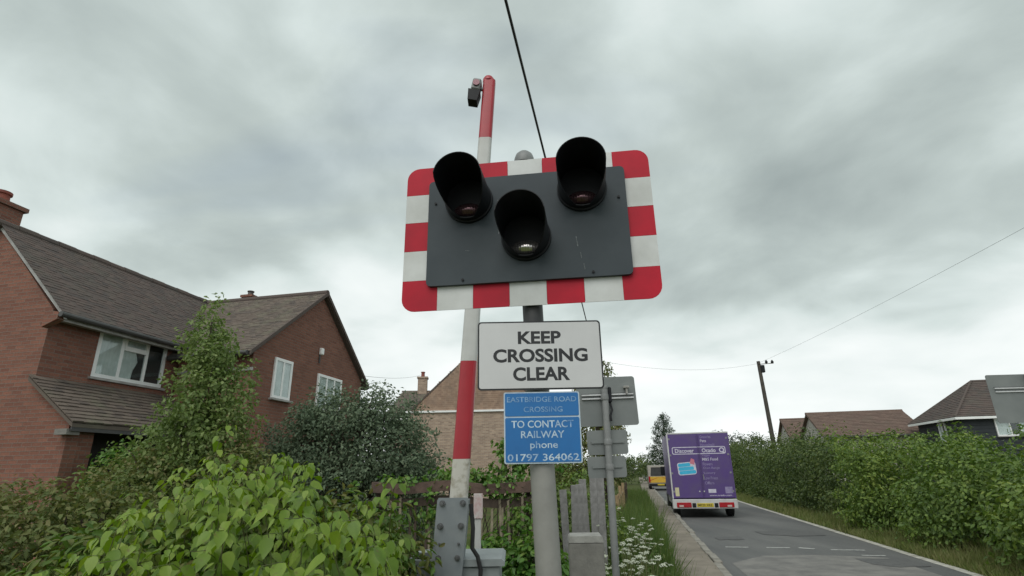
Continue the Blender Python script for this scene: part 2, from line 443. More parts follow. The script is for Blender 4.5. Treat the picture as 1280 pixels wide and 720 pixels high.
class MB:
    def __init__(s):
        s.v, s.f = [], []

    def add(s, vs_, fs):
        b = len(s.v)
        s.v += [tuple(v) for v in vs_]
        s.f += [tuple(i + b for i in f) for f in fs]
        return s

    def box(s, x0, x1, y0, y1, z0, z1, c=0.0):
        if c <= 0:
            vs_ = [(x, y, z) for z in (z0, z1) for y in (y0, y1) for x in (x0, x1)]
            return s.add(vs_, [(0, 2, 3, 1), (4, 5, 7, 6), (0, 1, 5, 4), (2, 6, 7, 3), (0, 4, 6, 2), (1, 3, 7, 5)])
        # chamfered on all edges: convex hull of 24 points
        pts = []
        for sx in (0, 1):
            for sy in (0, 1):
                for sz in (0, 1):
                    X, Y, Z = (x0, x1)[sx], (y0, y1)[sy], (z0, z1)[sz]
                    dx, dy, dz = (c, -c)[sx], (c, -c)[sy], (c, -c)[sz]
                    pts += [(X, Y + dy, Z + dz), (X + dx, Y, Z + dz), (X + dx, Y + dy, Z)]
        import bmesh
        bm = bmesh.new()
        for q in pts:
            bm.verts.new(q)
        bmesh.ops.convex_hull(bm, input=bm.verts)
        bmesh.ops.dissolve_limit(bm, angle_limit=0.02, verts=bm.verts, edges=bm.edges)
        bm.verts.index_update()
        vs_ = [v.co[:] for v in bm.verts]
        fs = [[v.index for v in f.verts] for f in bm.faces]
        bm.free()
        return s.add(vs_, fs)

    def prism(s, poly, axis, a, b):
        """poly: 2D points; axis 'x','y','z' is the extrusion axis from a to b"""
        def mk(q, h):
            return {'x': (h, q[0], q[1]), 'y': (q[0], h, q[1]), 'z': (q[0], q[1], h)}[axis]
        n = len(poly)
        vs_ = [mk(q, a) for q in poly] + [mk(q, b) for q in poly]
        fs = [tuple(range(n - 1, -1, -1)), tuple(range(n, 2 * n))] + [(i, (i + 1) % n, n + (i + 1) % n, n + i) for i in range(n)]
        return s.add(vs_, fs)

    def tube(s, pts, rad, n=8, cap=True):
        pts = [Vector(q) for q in pts]
        rad = [rad] * len(pts) if isinstance(rad, (int, float)) else rad
        vs_, fs = [], []
        for i, q in enumerate(pts):
            d = (pts[min(i + 1, len(pts) - 1)] - pts[max(i - 1, 0)]).normalized()
            a = d.cross(Vector((0, 0, 1)) if abs(d.z) < 0.9 else Vector((1, 0, 0))).normalized()
            b = d.cross(a)
            for k in range(n):
                an = 2 * math.pi * k / n
                vs_.append(q + (a * math.cos(an) + b * math.sin(an)) * rad[i])
        for i in range(len(pts) - 1):
            for k in range(n):
                k2 = (k + 1) % n
                fs.append((i * n + k, i * n + k2, (i + 1) * n + k2, (i + 1) * n + k))
        if cap:
            fs.append(tuple(range(n - 1, -1, -1)))
            fs.append(tuple((len(pts) - 1) * n + k for k in range(n)))
        return s.add(vs_, fs)

    def lathe(s, prof, cx=0, cy=0, n=16):
        """prof: (r, z) pairs, revolved about a vertical axis"""
        vs_, fs = [], []
        for r_, z_ in prof:
            for k in range(n):
                an = 2 * math.pi * k / n
                vs_.append((cx + r_ * math.cos(an), cy + r_ * math.sin(an), z_))
        for i in range(len(prof) - 1):
            for k in range(n):
                k2 = (k + 1) % n
                fs.append((i * n + k, i * n + k2, (i + 1) * n + k2, (i + 1) * n + k))
        fs.append(tuple(range(n - 1, -1, -1)))
        fs.append(tuple((len(prof) - 1) * n + k for k in range(n)))
        return s.add(vs_, fs)

    def build(s, name, mat, parent=None, smooth=False, label=None):
        o_ = mesh_obj(name, s.v, s.f, mat, parent, smooth=False)
        if smooth:
            me = o_.data
            me.polygons.foreach_set('use_smooth', [True] * len(me.polygons))
            me.set_sharp_from_angle(angle=R(35))
        if label:
            o_['label'] = label
        return o_


def empty(name, loc=(0, 0, 0), rz=0.0, label=None, cat=None, group=None):
    o_ = bpy.data.objects.new(name, None)
    o_.empty_display_size = 0.2
    col.objects.link(o_)
    o_.location = loc
    o_.rotation_euler = (0, 0, rz)
    return tag(o_, label, cat, group)


def tag(o_, label=None, cat=None, group=None, kind=None):
    for k, v in (('label', label), ('category', cat), ('group', group), ('kind', kind)):
        if v:
            o_[k] = v
    return o_


def text_mesh(name, body, mat, parent, cx, z, width, height, y, yaw=0.0, thick=0.0008, offset=0.0, align='CENTER'):
    """flat lettering standing in the XZ plane, facing -Y, centred on cx and on z"""
    cu = bpy.data.curves.new(name, 'FONT')
    cu.body = body
    cu.size = 1
    cu.offset = offset
    cu.resolution_u = 4
    tmp = bpy.data.objects.new('tmp_text', cu)
    col.objects.link(tmp)
    bpy.context.view_layer.update()
    dg = bpy.context.evaluated_depsgraph_get()
    me = bpy.data.meshes.new_from_object(tmp.evaluated_get(dg))
    bpy.data.objects.remove(tmp)
    bpy.data.curves.remove(cu)
    co_ = np.zeros(len(me.vertices) * 3)
    me.vertices.foreach_get('co', co_)
    co_ = co_.reshape(-1, 3)
    mn, mxx = co_.min(0), co_.max(0)
    sx = width / (mxx[0] - mn[0]) if width else height / (mxx[1] - mn[1])
    sz = height / (mxx[1] - mn[1])
    x_ = (co_[:, 0] - (mn[0] + mxx[0]) / 2) * sx + cx
    if align == 'LEFT':
        x_ = (co_[:, 0] - mn[0]) * sx + cx
    out = np.stack([x_, np.full(len(co_), y), (co_[:, 1] - (mn[1] + mxx[1]) / 2) * sz + z], 1)
    me.vertices.foreach_set('co', out.ravel())
    me.materials.clear()
    me.materials.append(MATS[mat])
    me.update()
    me.name = name
    ob = bpy.data.objects.new(name, me)
    col.objects.link(ob)
    ob.parent = parent
    return ob


def rrect(w_, h_, r_, n=5, cx=0.0, cz=0.0):
    pts = []
    for (sx, sz, a0) in ((1, 1, 0), (-1, 1, 90), (-1, -1, 180), (1, -1, 270)):
        for k in range(n + 1):
            a = R(a0 + 90 * k / n)
            pts.append((cx + sx * (w_ / 2 - r_) + r_ * math.cos(a), cz + sz * (h_ / 2 - r_) + r_ * math.sin(a)))
    return pts


# ---- foliage: many small leaves joined in one mesh
LEAF = {
    'diamond': (np.array([[0, 0, 0], [0.5, 0.5, 0.12], [0, 1, 0], [-0.5, 0.5, 0.12]]), [(0, 1, 2), (0, 2, 3)]),
    'oval': (np.array([[0, 0, 0], [0.42, 0.3, 0.10], [0.40, 0.68, 0.06], [0, 1, -0.10], [-0.40, 0.68, 0.06], [-0.42, 0.3, 0.10]]),
             [(0, 1, 2, 3), (0, 3, 4, 5)]),
    'blade': (np.array([[-0.5, 0, 0], [0.5, 0, 0], [0.35, 0.55, 0.03], [0, 1, 0.16], [-0.35, 0.55, 0.03]]), [(0, 1, 2, 4), (4, 2, 3)]),
}


def unit(a):
    return a / np.maximum(np.linalg.norm(a, axis=-1, keepdims=True), 1e-9)


def leaf_mesh(name, pos, nrm, axis, ln, wd, mat, parent, shape='diamond'):
    tv, tf = LEAF[shape]
    n = len(pos)
    nrm = unit(nrm)
    axis = unit(axis - nrm * (axis * nrm).sum(1, keepdims=True))
    side = np.cross(axis, nrm)
    k = len(tv)
    vv = (pos[:, None, :] + side[:, None, :] * (tv[None, :, 0:1] * wd[:, None, None])
          + axis[:, None, :] * (tv[None, :, 1:2] * ln[:, None, None])
          + nrm[:, None, :] * (tv[None, :, 2:3] * ln[:, None, None])).reshape(-1, 3)
    base = np.arange(n)[:, None] * k
    loops, starts = [], []
    cnt = [len(f) for f in tf]
    li = np.concatenate([base + np.array(f)[None, :] for f in tf], axis=1).ravel()
    per = sum(cnt)
    st_ = (np.arange(n)[:, None] * per + np.concatenate([[0], np.cumsum(cnt)[:-1]])[None, :]).ravel()
    me = bpy.data.meshes.new(name)
    me.vertices.add(len(vv))
    me.vertices.foreach_set('co', vv.ravel())
    me.loops.add(len(li))
    me.loops.foreach_set('vertex_index', li.astype(np.int32))
    me.polygons.add(len(st_))
    me.polygons.foreach_set('loop_start', st_.astype(np.int32))
    me.update(calc_edges=True)
    me.validate()
    me.materials.append(MATS[mat])
    ob = bpy.data.objects.new(name, me)
    col.objects.link(ob)
    if parent is not None:
        ob.parent = parent
    return ob


def ball(n):
    return unit(rng.normal(size=(n, 3)))


def clump_points(ells, clumps, cr, per, low=-0.5, shell=(0.72, 1.02), weights=None):
    """clumps on and just inside a set of ellipsoids; returns leaf positions and outward directions"""
    vol = np.array([e[3] * e[4] + e[4] * e[5] + e[3] * e[5] for e in ells])
    vol = vol / vol.sum()
    P_, D_ = [], []
    for e, wv_ in zip(ells, vol):
        k = max(1, int(clumps * wv_))
        d = ball(k * 3)
        d = d[d[:, 2] > low][:k]
        r_ = rng.uniform(*shell, size=(len(d), 1))
        c = np.array(e[:3]) + d * np.array(e[3:6]) * r_
        m_ = max(3, per)
        size = cr * rng.uniform(0.55, 1.35, size=(len(d), 1, 1))
        off = ball(len(d) * m_).reshape(len(d), m_, 3) * size * rng.uniform(0.3, 1.0, size=(len(d), m_, 1)) ** 0.5
        off[:, :, 2] *= 0.75
        p_ = c[:, None, :] + off
        o_ = unit(unit(off) * 0.8 + d[:, None, :] * 0.7)
        P_.append(p_.reshape(-1, 3))
        D_.append(o_.reshape(-1, 3))
    return np.concatenate(P_), np.concatenate(D_)


def crown(name, ells, clumps, cr, per, ln, wd, mat, parent, shape='diamond', low=-0.5, upw=0.5, jit=0.6, droop=0.5, shell=(0.72, 1.02), zmin=0.02):
    p_, d_ = clump_points(ells, clumps, cr, per, low, shell)
    k = p_[:, 2] > zmin
    p_, d_ = p_[k], d_[k]
    n = len(p_)
    nr = unit(d_ + np.array([0, 0, upw]) + rng.normal(size=(n, 3)) * jit)
    ax = unit(d_ + np.array([0, 0, -droop]) + rng.normal(size=(n, 3)) * 0.7)
    L = ln * rng.uniform(0.6, 1.3, n)
    W = wd * rng.uniform(0.7, 1.25, n)
    return leaf_mesh(name, p_, nr, ax, L, W, mat, parent, shape)


def limbs(name, base, tips, r0, mat, parent, wob=0.12, n=6, r1=0.25):
    mb = MB()
    for tp_ in tips:
        a, b = Vector(base), Vector(tp_)
        pts = []
        for i in range(n + 1):
            f = i / n
            q = a.lerp(b, f)
            q.z = a.z + (b.z - a.z) * (f ** 0.85)
            if 0 < i < n:
                q += Vector((random.uniform(-1, 1), random.uniform(-1, 1), 0)) * wob
            pts.append(q)
        mb.tube(pts, [r0 * (1 - f_ / n * (1 - r1)) for f_ in range(n + 1)], 6)
    return mb.build(name, mat, parent, smooth=True)


def tile_field(name, o, ex, ey, w_, h_, mat, parent, inside=None, tw=0.17, gauge=0.11, th=0.008, taper=None):
    """rows of plain tiles on the plane o + u*ex + v*ey (v up the slope)"""
    o, ex, ey = Vector(o), Vector(ex).normalized(), Vector(ey).normalized()
    nz = ex.cross(ey).normalized()
    if nz.z < 0:
        nz = -nz
    vs_, fs = [], []
    rows = int(h_ / gauge)
    for r_ in range(rows):
        off = (r_ % 2) * 0.5 * tw
        cols_ = int(w_ / tw) + 2
        for c in range(-1, cols_):
            u0 = c * tw + off
            u1 = u0 + tw - 0.004
            v0 = r_ * gauge
            v1 = v0 + gauge * 1.45
            u0c, u1c = max(u0, 0), min(u1, w_)
            if inside:
                um, vm = (u0 + u1) / 2, v0 + gauge * 0.5
                if not inside(um, vm):
                    continue
            if u1c - u0c < 0.02:
                continue
            j = random.uniform(-0.004, 0.006)
            k = random.uniform(-0.006, 0.006)
            b = len(vs_)
            hi = th * 1.55 + j
            for (u, v, h) in ((u0c, v0 + k, 0), (u1c, v0 + k, 0), (u1c, v0 + k, hi), (u0c, v0 + k, hi + random.uniform(-.003, .003)), (u1c, v1, 0.006), (u0c, v1, 0.006)):
                vs_.append(o + ex * u + ey * v + nz * h)
            fs += [(b, b + 1, b + 2, b + 3), (b + 3, b + 2, b + 4, b + 5), (b + 1, b + 4, b + 2), (b, b + 3, b + 5)]
    ob = mesh_obj(name, vs_, fs, mat, parent, uv=False)
    ob['kind'] = 'stuff'
    return ob


def window(parent, loc, rz, w_, h_, lights, mat_frame='upvc', depth=0.07, curtain=None, sill=True, fr=0.055, vent=None):
    """a framed window standing in the XZ plane facing -Y (before rz), lower left at loc. lights: fractions of vertical bars"""
    f = MB()
    f.box(0, w_, -depth, 0, 0, fr).box(0, w_, -depth, 0, h_ - fr, h_)
    f.box(0, fr, -depth, 0, fr, h_ - fr).box(w_ - fr, w_, -depth, 0, fr, h_ - fr)
    for q in lights:
        f.box(q * w_ - fr * 0.45, q * w_ + fr * 0.45, -depth + 0.004, 0, fr, h_ - fr)
    if vent:
        a, b, hh = vent
        f.box(a * w_ + fr * 0.45, b * w_ - fr * 0.45, -depth - 0.02, 0, h_ * hh - fr * 0.45, h_ * hh + fr * 0.45)
        for (x0, x1, z0, z1) in ((a * w_ + .03, b * w_ - .03, h_ * hh + .02, h_ * hh + .06), (a * w_ + .03, b * w_ - .03, h_ - fr - .05, h_ - fr),
                                 (a * w_ + .03, a * w_ + .07, h_ * hh + .061, h_ - fr - .051), (b * w_ - .07, b * w_ - .03, h_ * hh + .061, h_ - fr - .051)):
            f.box(x0, x1, -depth - 0.025, -depth + .03, z0, z1)
    win = f.build('window', mat_frame, parent)
    win.location = loc
    win.rotation_euler = (0, 0, rz)
    edges = [0] + list(lights) + [1]
    for i in range(len(edges) - 1):
        x0 = edges[i] * w_ + (fr if i == 0 else fr * 0.45)
        x1 = edges[i + 1] * w_ - (fr if i == len(edges) - 2 else fr * 0.45)
        MB().box(x0, x1, -0.035, -0.030, fr, h_ - fr).build('pane', 'window_glass', win)
        kind = curtain[i] if curtain else 'room'
        c = MB()
        if kind == 'curtain':
            n = 12
            poly = []
            for k in range(n + 1):
                poly.append((x0 + (x1 - x0) * k / n, -0.018 + 0.007 * (k % 2)))
            poly += [(x1, -0.006), (x0, -0.006)]
            c.prism(poly, 'z', fr, h_ - fr)
            c.build('curtain', 'curtain', win)
        else:
            c.box(x0, x1, -0.012, -0.008, fr, h_ - fr)
            c.build('room_dark', 'room', win)
    if sill:
        MB().box(-0.06, w_ + 0.06, -depth - 0.07, 0.0, -0.05, -0.001).build('sill', 'soffit', win)
    return win


# ================================================================== SETTING
def sheet(name, pts, z, mat, label=None):
    o_ = mesh_obj(name, [(q[0], q[1], z) for q in pts], [tuple(range(len(pts)))], mat)
    o_['kind'] = 'structure'
    return o_


sheet('ground', [(-600, -60), (600, -60), (600, 1200), (-600, 1200)], 0.0, 'field_ground')


def strip(name, t0, t1, s0, s1, z, mat, n=1):
    mb = MB()
    o_ = mesh_obj(name, [RF(t0, s0, z), RF(t1, s0, z), RF(t1, s1, z), RF(t0, s1, z)], [(0, 1, 2, 3)], mat)
    o_['kind'] = 'structure'
    return o_


strip('road', 1.25, 4.95, -30, 400, 0.004, 'asphalt')
# pale worn patch across the road at the crossing
pp = []
for a_, s_ in ((1.5, 11.2), (2.2, 12.15), (3.2, 12.35), (4.3, 12.1), (4.4, 9.0), (1.6, 8.0)):
    pp.append(RF(a_, s_))
o_ = mesh_obj('road_patch', [(q.x, q.y, 0.008) for q in pp], [tuple(range(len(pp)))], 'asphalt_patch')
o_['kind'] = 'structure'
plain('tar_repair', (0.085, 0.085, 0.085), (0.115, 0.114, 0.112), 0.9, 8, bmp=0.4)
for pts_ in ([(2.9, 16.6), (3.5, 16.8), (4.3, 16.5), (4.35, 15.7), (3.6, 15.5), (2.95, 15.8)], [(3.7, 11.9), (4.55, 12.0), (4.6, 11.2), (4.1, 11.0), (3.75, 11.3)], [(1.7, 15.2), (2.3, 15.3), (2.35, 14.7), (1.75, 14.6)]):
    vs_ = []
    for i in range(len(pts_)):
        a_, b_ = pts_[i], pts_[(i + 1) % len(pts_)]
        for f_ in (0, 0.33, 0.66):
            vs_.append(RF(a_[0] + (b_[0] - a_[0]) * f_ + random.uniform(-.03, .03), a_[1] + (b_[1] - a_[1]) * f_ + random.uniform(-.05, .05), 0.012))
    o_ = mesh_obj('road_patch', vs_, [tuple(range(len(vs_)))], 'tar_repair')
    o_['kind'] = 'structure'
# footway (raised) with its kerb stones
fw = MB().box(0.25, 1.12, 2, 120, -0.05, 0.105)
fo = fw.build('footway', 'footway')
fo.rotation_euler = (0, 0, -TH)
fo['kind'] = 'structure'
kerb_me = MB().box(-0.065, 0.065, 0.0, 0.905, -0.1, 0.125, 0.012)
first = kerb_me.build('kerb_stone', 'kerb_stone', fo)
first.location = (1.19, 6.0, 0)
for i in range(1, 60):
    c = first.copy()
    col.objects.link(c)
    c.location = (1.19 + random.uniform(-.018, .018), 6.0 + i * 0.915, random.uniform(-.018, .008))
    c.rotation_euler = (random.uniform(-.008, .008), random.uniform(-.05, .05), random.uniform(-.016, .016))


def paint(name, cx_t, cs, lt, ls, rot, mat='road_paint'):
    mb = MB()
    n = 8
    up, lo = [], []
    for i in range(n + 1):
        x = -lt / 2 + lt * i / n
        up.append((x, ls / 2 + random.uniform(-.014, .012)))
        lo.append((x, -ls / 2 + random.uniform(-.012, .014)))
    poly = up + lo[::-1]
    q = RF(cx_t, cs, 0.009)
    ob = mesh_obj(name, [(a, b, 0) for a, b in poly], [tuple(range(len(poly)))], mat)
    ob.location = q
    ob.rotation_euler = (0, 0, -TH + rot)
    ob['kind'] = 'structure'
    return ob


for (a_, s_, l_, w_, r_) in ((1.93, 13.36, 0.46, 0.10, 0), (2.74, 13.34, 0.46, 0.10, 0), (3.27, 13.28, 0.30, 0.13, -0.6),
                             (3.98, 13.08, 0.62, 0.10, 0.0), (4.18, 12.35, 0.40, 0.09, 0.0)):
    paint('road_marking', a_, s_, l_, w_, r_)
el_ = MB()
nseg = 60
vs_, fs_ = [], []
for i in range(nseg + 1):
    s_ = 2 + i * 1.3
    j = random.uniform(-.012, .012)
    vs_ += [RF(4.78 + j, s_, 0.009), RF(4.945 + j + random.uniform(-.01, .01), s_, 0.009)]
    if i:
        fs_.append((2 * i - 2, 2 * i - 1, 2 * i + 1, 2 * i))
o_ = mesh_obj('edge_line', vs_, fs_, 'edge_line')
o_['kind'] = 'structure'


def grass_patch(name, label, regions, mat, cat):
    P_, L_, W_ = [], [], []
    for (t0, t1, s0, s1, n, h, wd_) in regions:
        tt, ss = rng.uniform(t0, t1, n), rng.uniform(s0, s1, n)
        P_.append(np.stack([tt * math.cos(TH) + ss * math.sin(TH), -tt * math.sin(TH) + ss * math.cos(TH), np.zeros(n)], 1))
        L_.append(h * rng.uniform(0.35, 1.2, n) * (0.6 + 0.6 * (np.sin(tt * 5.1 + ss * 3.3) * np.sin(ss * 1.7 - tt * 2.2) * 0.5 + 0.5)))
        W_.append(np.full(n, wd_) * rng.uniform(0.6, 1.3, n))
    p_, L, W = np.concatenate(P_), np.concatenate(L_), np.concatenate(W_)
    n = len(p_)
    ax = unit(np.array([0, 0, 1.0]) + rng.normal(size=(n, 3)) * np.array([.33, .33, .05]))
    nr = unit(rng.normal(size=(n, 3)) * np.array([1, 1, 0.15]))
    ob = leaf_mesh(name, p_, nr, ax, L, W, mat, None, 'blade')
    return tag(ob, label, cat, kind='stuff')


grass_patch('verge_grass', 'tall green grass on the left verge beside the footway', [(-1.6, 0.45, 3.5, 14, 15000, 0.55, 0.012), (-1.2, 0.5, 14, 40, 9000, 0.5, 0.02), (-0.9, 0.3, 9, 17, 6000, 0.85, 0.014)], 'grass', 'grass')
grass_patch('kerb_weeds', 'tufts of yellowish weeds along the kerb and footway edges', [(0.28, 0.50, 5, 30, 2600, 0.22, 0.012), (1.02, 1.16, 6, 30, 1100, 0.12, 0.012), (0.5, 1.0, 6, 24, 500, 0.10, 0.012)], 'dry_grass', 'weeds')
grass_patch('hedge_grass', 'short dry grass strip between the road edge and the right hedge', [(4.93, 6.1, 5, 16, 24000, 0.19, 0.012), (5.4, 6.1, 7, 20, 5000, 0.34, 0.016), (4.93, 6.2, 16, 50, 12000, 0.2, 0.02)], 'dry_grass', 'grass')
grass_patch('garden_grass', 'rough grass below the railway fence and bushes', [(-8, -1.2, 3, 12, 9000, 0.5, 0.014)], 'grass', 'grass')

# ================================================================== CROSSING SIGNAL
YAW = R(-7.5)
PX = 0.112


def post_x(z):
    return 0.127 - (z - 1.2) * 0.029


sg = empty('crossing_signal', (post_x(0), 2.42, 0), 0, 'red and white bordered level crossing light board with three black hoods on a grey post', 'signal')


def sgl(x, y, z):      # world -> local of the signal root
    return (x - post_x(0), y - 2.42, z)


pm = MB().tube([sgl(post_x(0), 2.42, 0), sgl(post_x(1.2), 2.42, 1.2), sgl(post_x(2.0), 2.42, 2.0)], 0.052, 24)
pm.build('post', 'post_grey', sg, True)
pm = MB().tube([sgl(post_x(2.001), 2.42, 2.001), sgl(post_x(3.085), 2.42, 3.085)], 0.047, 24)
pm.build('upper_post', 'post_dark', sg, True, 'dark upper length of the post')
dm = MB().lathe([(0.05, 3.12), (0.052, 3.135), (0.05, 3.15), (0.042, 3.172), (0.026, 3.187), (0.004, 3.193)], 0, 0, 20)
d_ = dm.build('post_cap', 'galvanised', sg, True)
d_.location = sgl(post_x(3.1) + 0.002, 2.42, -0.035)

BW, BH = 1.195, 0.757
bc = sgl(0.073, 2.352, 2.69)


def board_part(mb, name, mat, smooth=False, parent=sg, label=None):
    o_ = mb.build(name, mat, parent, smooth, label)
    if parent is sg:
        o_.location = bc
        o_.rotation_euler = (0, 0, YAW)
    return o_


# 24 border blocks, seven along, five up (rounded at the four corners)
cw, ch = BW / 7, BH / 5
bt_top, bt_bot, bt_side = 0.094, 0.113, 0.121


def corner_poly(sx, sz):
    r_ = 0.062
    x1, z1 = sx * BW / 2, sz * BH / 2
    xi = sx * (BW / 2 - cw)
    zi = sz * (BH / 2 - ch)
    pts = [(xi, z1)]
    for k in range(7):
        a = R(90 - 90 * k / 6)
        pts.append((x1 - sx * r_ + sx * r_ * math.cos(a), z1 - sz * r_ + sz * r_ * math.sin(a)))
    b_ = bt_top if sz > 0 else bt_bot
    pts += [(x1, zi), (sx * (BW / 2 - bt_side - 0.02), zi), (sx * (BW / 2 - bt_side - 0.02), z1 - sz * (b_ + 0.02)), (xi, z1 - sz * (b_ + 0.02))]
    return pts if sx * sz > 0 else pts[::-1]


for sx in (-1, 1):
    for sz in (-1, 1):
        board_part(MB().prism(corner_poly(sx, sz)[::-1], 'y', 0, 0.004), 'border_block', 'sign_red')
for i in range(1, 6):
    x0, x1 = -BW / 2 + i * cw + 0.0006, -BW / 2 + (i + 1) * cw - 0.0006
    for z0, z1 in ((BH / 2 - bt_top - 0.02, BH / 2), (-BH / 2, -BH / 2 + bt_bot + 0.02)):
        board_part(MB().box(x0, x1, 0, 0.004, z0, z1), 'border_block', 'sign_red' if i % 2 == 0 else 'sign_white')
for i in range(1, 4):
    z0, z1 = -BH / 2 + i * ch + 0.0006, -BH / 2 + (i + 1) * ch - 0.0006
    for x0, x1 in ((-BW / 2, -BW / 2 + bt_side + 0.02), (BW / 2 - bt_side - 0.02, BW / 2)):
        board_part(MB().box(x0, x1, 0, 0.004, z0, z1), 'border_block', 'sign_red' if i % 2 == 0 else 'sign_white')
pz0, pz1 = -BH / 2 + bt_bot, BH / 2 - bt_top
pw = BW - 2 * bt_side
panel = board_part(MB().prism(rrect(pw, pz1 - pz0, 0.022, 4, 0, (pz0 + pz1) / 2), 'y', -0.022, -0.001), 'backing_panel', 'board_grey')
board_part(MB().prism(rrect(BW - 0.02, BH - 0.02, 0.06, 5), 'y', 0.005, 0.012), 'rear_plate', 'galvanised')
for (x_, z_) in ((-0.44, 0.16), (0.44, 0.12), (-0.3, -0.245), (0.3, -0.245)):
    MB().tube([(x_, -0.0225, z_), (x_, -0.029, z_)], 0.006, 8).build('bolt', 'hood_black', panel, True)
for (x_, z_, l_, a_) in ((0.235, -0.09, 0.05, 0.1), (0.25, -0.16, 0.03, 0.08), (-0.13, 0.0, 0.05, 0.05), (-0.13, 0.13, 0.05, 0.05), (-0.28, -0.1, 0.02, 1.3), (0.262, -0.215, 0.03, 0.1)):
    sc_ = MB().box(-0.002, 0.002, -0.0235, -0.0221, -l_ / 2, l_ / 2).build('scuff', 'scratch', panel)
    sc_.location = (x_, 0, z_)
    sc_.rotation_euler = (0, -a_, 0)
for z_ in (0.2, -0.2):
    board_part(MB().box(-0.09, 0.09, 0.0125, 0.02, z_ - 0.025, z_ + 0.025), 'clamp', 'galvanised')


def lamp(lx, lz, lens_mat, label):
    L0, LM, r_ = -0.023, 0.272, 0.110
    n = 40
    vs_, fs_ = [], []
    for k in range(n):
        a = 2 * math.pi * k / n          # 0 = right, 90 = top
        up = math.sin(a)
        f = min(1.0, max(0.0, (up + 0.95) / 1.05))
        ln = 0.045 + (LM - 0.045) * (f ** 0.75)
        for (rr, yy) in ((r_, L0), (r_ * 0.985, L0 - ln), (r_ * 0.955, L0 - ln), (r_ * 0.955, L0)):
            vs_.append((lx + rr * math.cos(a), yy, lz + rr * math.sin(a)))
    for k in range(n):
        k2 = (k + 1) % n
        for j in range(3):
            fs_.append((k * 4 + j, k2 * 4 + j, k2 * 4 + j + 1, k * 4 + j + 1))
    mb = MB()
    mb.add(vs_, fs_)
    hood = board_part(mb, 'hood', 'hood_black', True, label=label)
    # mounting collar
    vs_, fs_ = [], []
    for k in range(n):
        a = 2 * math.pi * k / n
        for rr, yy in ((r_ + 0.007, L0 + 0.0005), (r_ + 0.007, L0 - 0.016), (r_ + 0.001, L0 - 0.02)):
            vs_.append((lx + rr * math.cos(a), yy, lz + rr * math.sin(a)))
    for k in range(n):
        k2 = (k + 1) % n
        for j in range(2):
            fs_.append((k * 3 + j, k2 * 3 + j, k2 * 3 + j + 1, k * 3 + j + 1))
    MB().add(vs_, fs_).build('collar', 'hood_black', hood, True)
    # black disc added for the lens's dark reflection, low ribbed ellipse for its glint
    vs_, fs_ = [(lx, L0 - 0.030, lz)], []
    for k in range(n):
        a = 2 * math.pi * k / n
        vs_.append((lx + r_ * 0.95 * math.cos(a), L0 - 0.022, lz + r_ * 0.95 * math.sin(a)))
        fs_.append((0, 1 + k, 1 + (k + 1) % n))
    MB().add(vs_, fs_).build('lens_dark_part', 'hood_black', hood, True)
    vs_, fs_ = [(lx, L0 - 0.050, lz - 0.060)], []
    rings = 4
    for i in range(1, rings + 1):
        q = i / rings
        for k in range(n):
            a = 2 * math.pi * k / n
            vs_.append((lx + 0.066 * q * math.cos(a), L0 - 0.050 + 0.022 * q * q, lz - 0.060 + (0.036 if math.sin(a) > 0 else 0.030) * q * math.sin(a)))
    for k in range(n):
        k2 = (k + 1) % n
        fs_.append((0, 1 + k, 1 + k2))
        for i in range(rings - 1):
            fs_.append((1 + i * n + k, 1 + (i + 1) * n + k, 1 + (i + 1) * n + k2, 1 + i * n + k2))
    MB().add(vs_, fs_).build('lens', lens_mat, hood, True)  # only the glint of the lens, shaped as a low ellipse


lamp(-0.273, 0.158, 'lens_red', 'left hood over an unlit lens')
lamp(0.001, -0.055, 'lens_amber_glint', 'lower middle hood over an unlit lens with a painted pale glint')
lamp(0.272, 0.176, 'lens_red', 'right hood over an unlit lens')

# KEEP CROSSING CLEAR
ks = empty('warning_sign', (0.117, 2.345, 2.083), 0, 'white rectangular sign reading KEEP CROSSING CLEAR with black rim', 'sign')
MB().prism(rrect(0.545, 0.304, 0.016), 'y', 0.0, 0.004).build('rim', 'sign_black', ks)
MB().prism(rrect(0.531, 0.290, 0.011), 'y', -0.0022, -0.0002).build('face', 'white_plate', ks)
text_mesh('lettering', 'KEEP', 'sign_black', ks, 0.0, 0.077, 0.190, 0.057, -0.0026, offset=0.034)
text_mesh('lettering', 'CROSSING', 'sign_black', ks, 0.002, -0.003, 0.413, 0.060, -0.0026, offset=0.034)
text_mesh('lettering', 'CLEAR', 'sign_black', ks, 0.004, -0.084, 0.246, 0.060, -0.0026, offset=0.034)
for z_ in (0.10, -0.10):
    MB().box(-0.07, 0.06, 0.0045, 0.022, z_ - 0.012, z_ + 0.012).build('clamp', 'galvanised', ks)

# blue notice
bs = empty('notice_sign', (0.118, 2.352, 1.776), 0, 'weathered blue notice with white lettering and railway phone number', 'sign')
MB().prism(rrect(0.324, 0.293, 0.008), 'y', 0.0, 0.003).build('rim', 'sign_rim', bs)
MB().prism(rrect(0.313, 0.096, 0.006, 4, 0, 0.0935), 'y', -0.002, -0.0002).build('face', 'sign_blue', bs)
MB().prism(rrect(0.313, 0.180, 0.006, 4, 0, -0.051), 'y', -0.002, -0.0002).build('face', 'sign_blue', bs)
text_mesh('lettering', 'EASTBRIDGE ROAD', 'faded_print', bs, 0.0, 0.115, 0.296, 0.022, -0.0026, offset=0.008)
text_mesh('lettering', 'CROSSING', 'faded_print', bs, 0.005, 0.073, 0.165, 0.022, -0.0026, offset=0.008)
text_mesh('lettering', 'TO CONTACT', 'worn_print', bs, 0.0, 0.012, 0.262, 0.030, -0.0026, offset=0.012)
text_mesh('lettering', 'RAILWAY', 'worn_print', bs, 0.0, -0.030, 0.182, 0.029, -0.0026, offset=0.012)
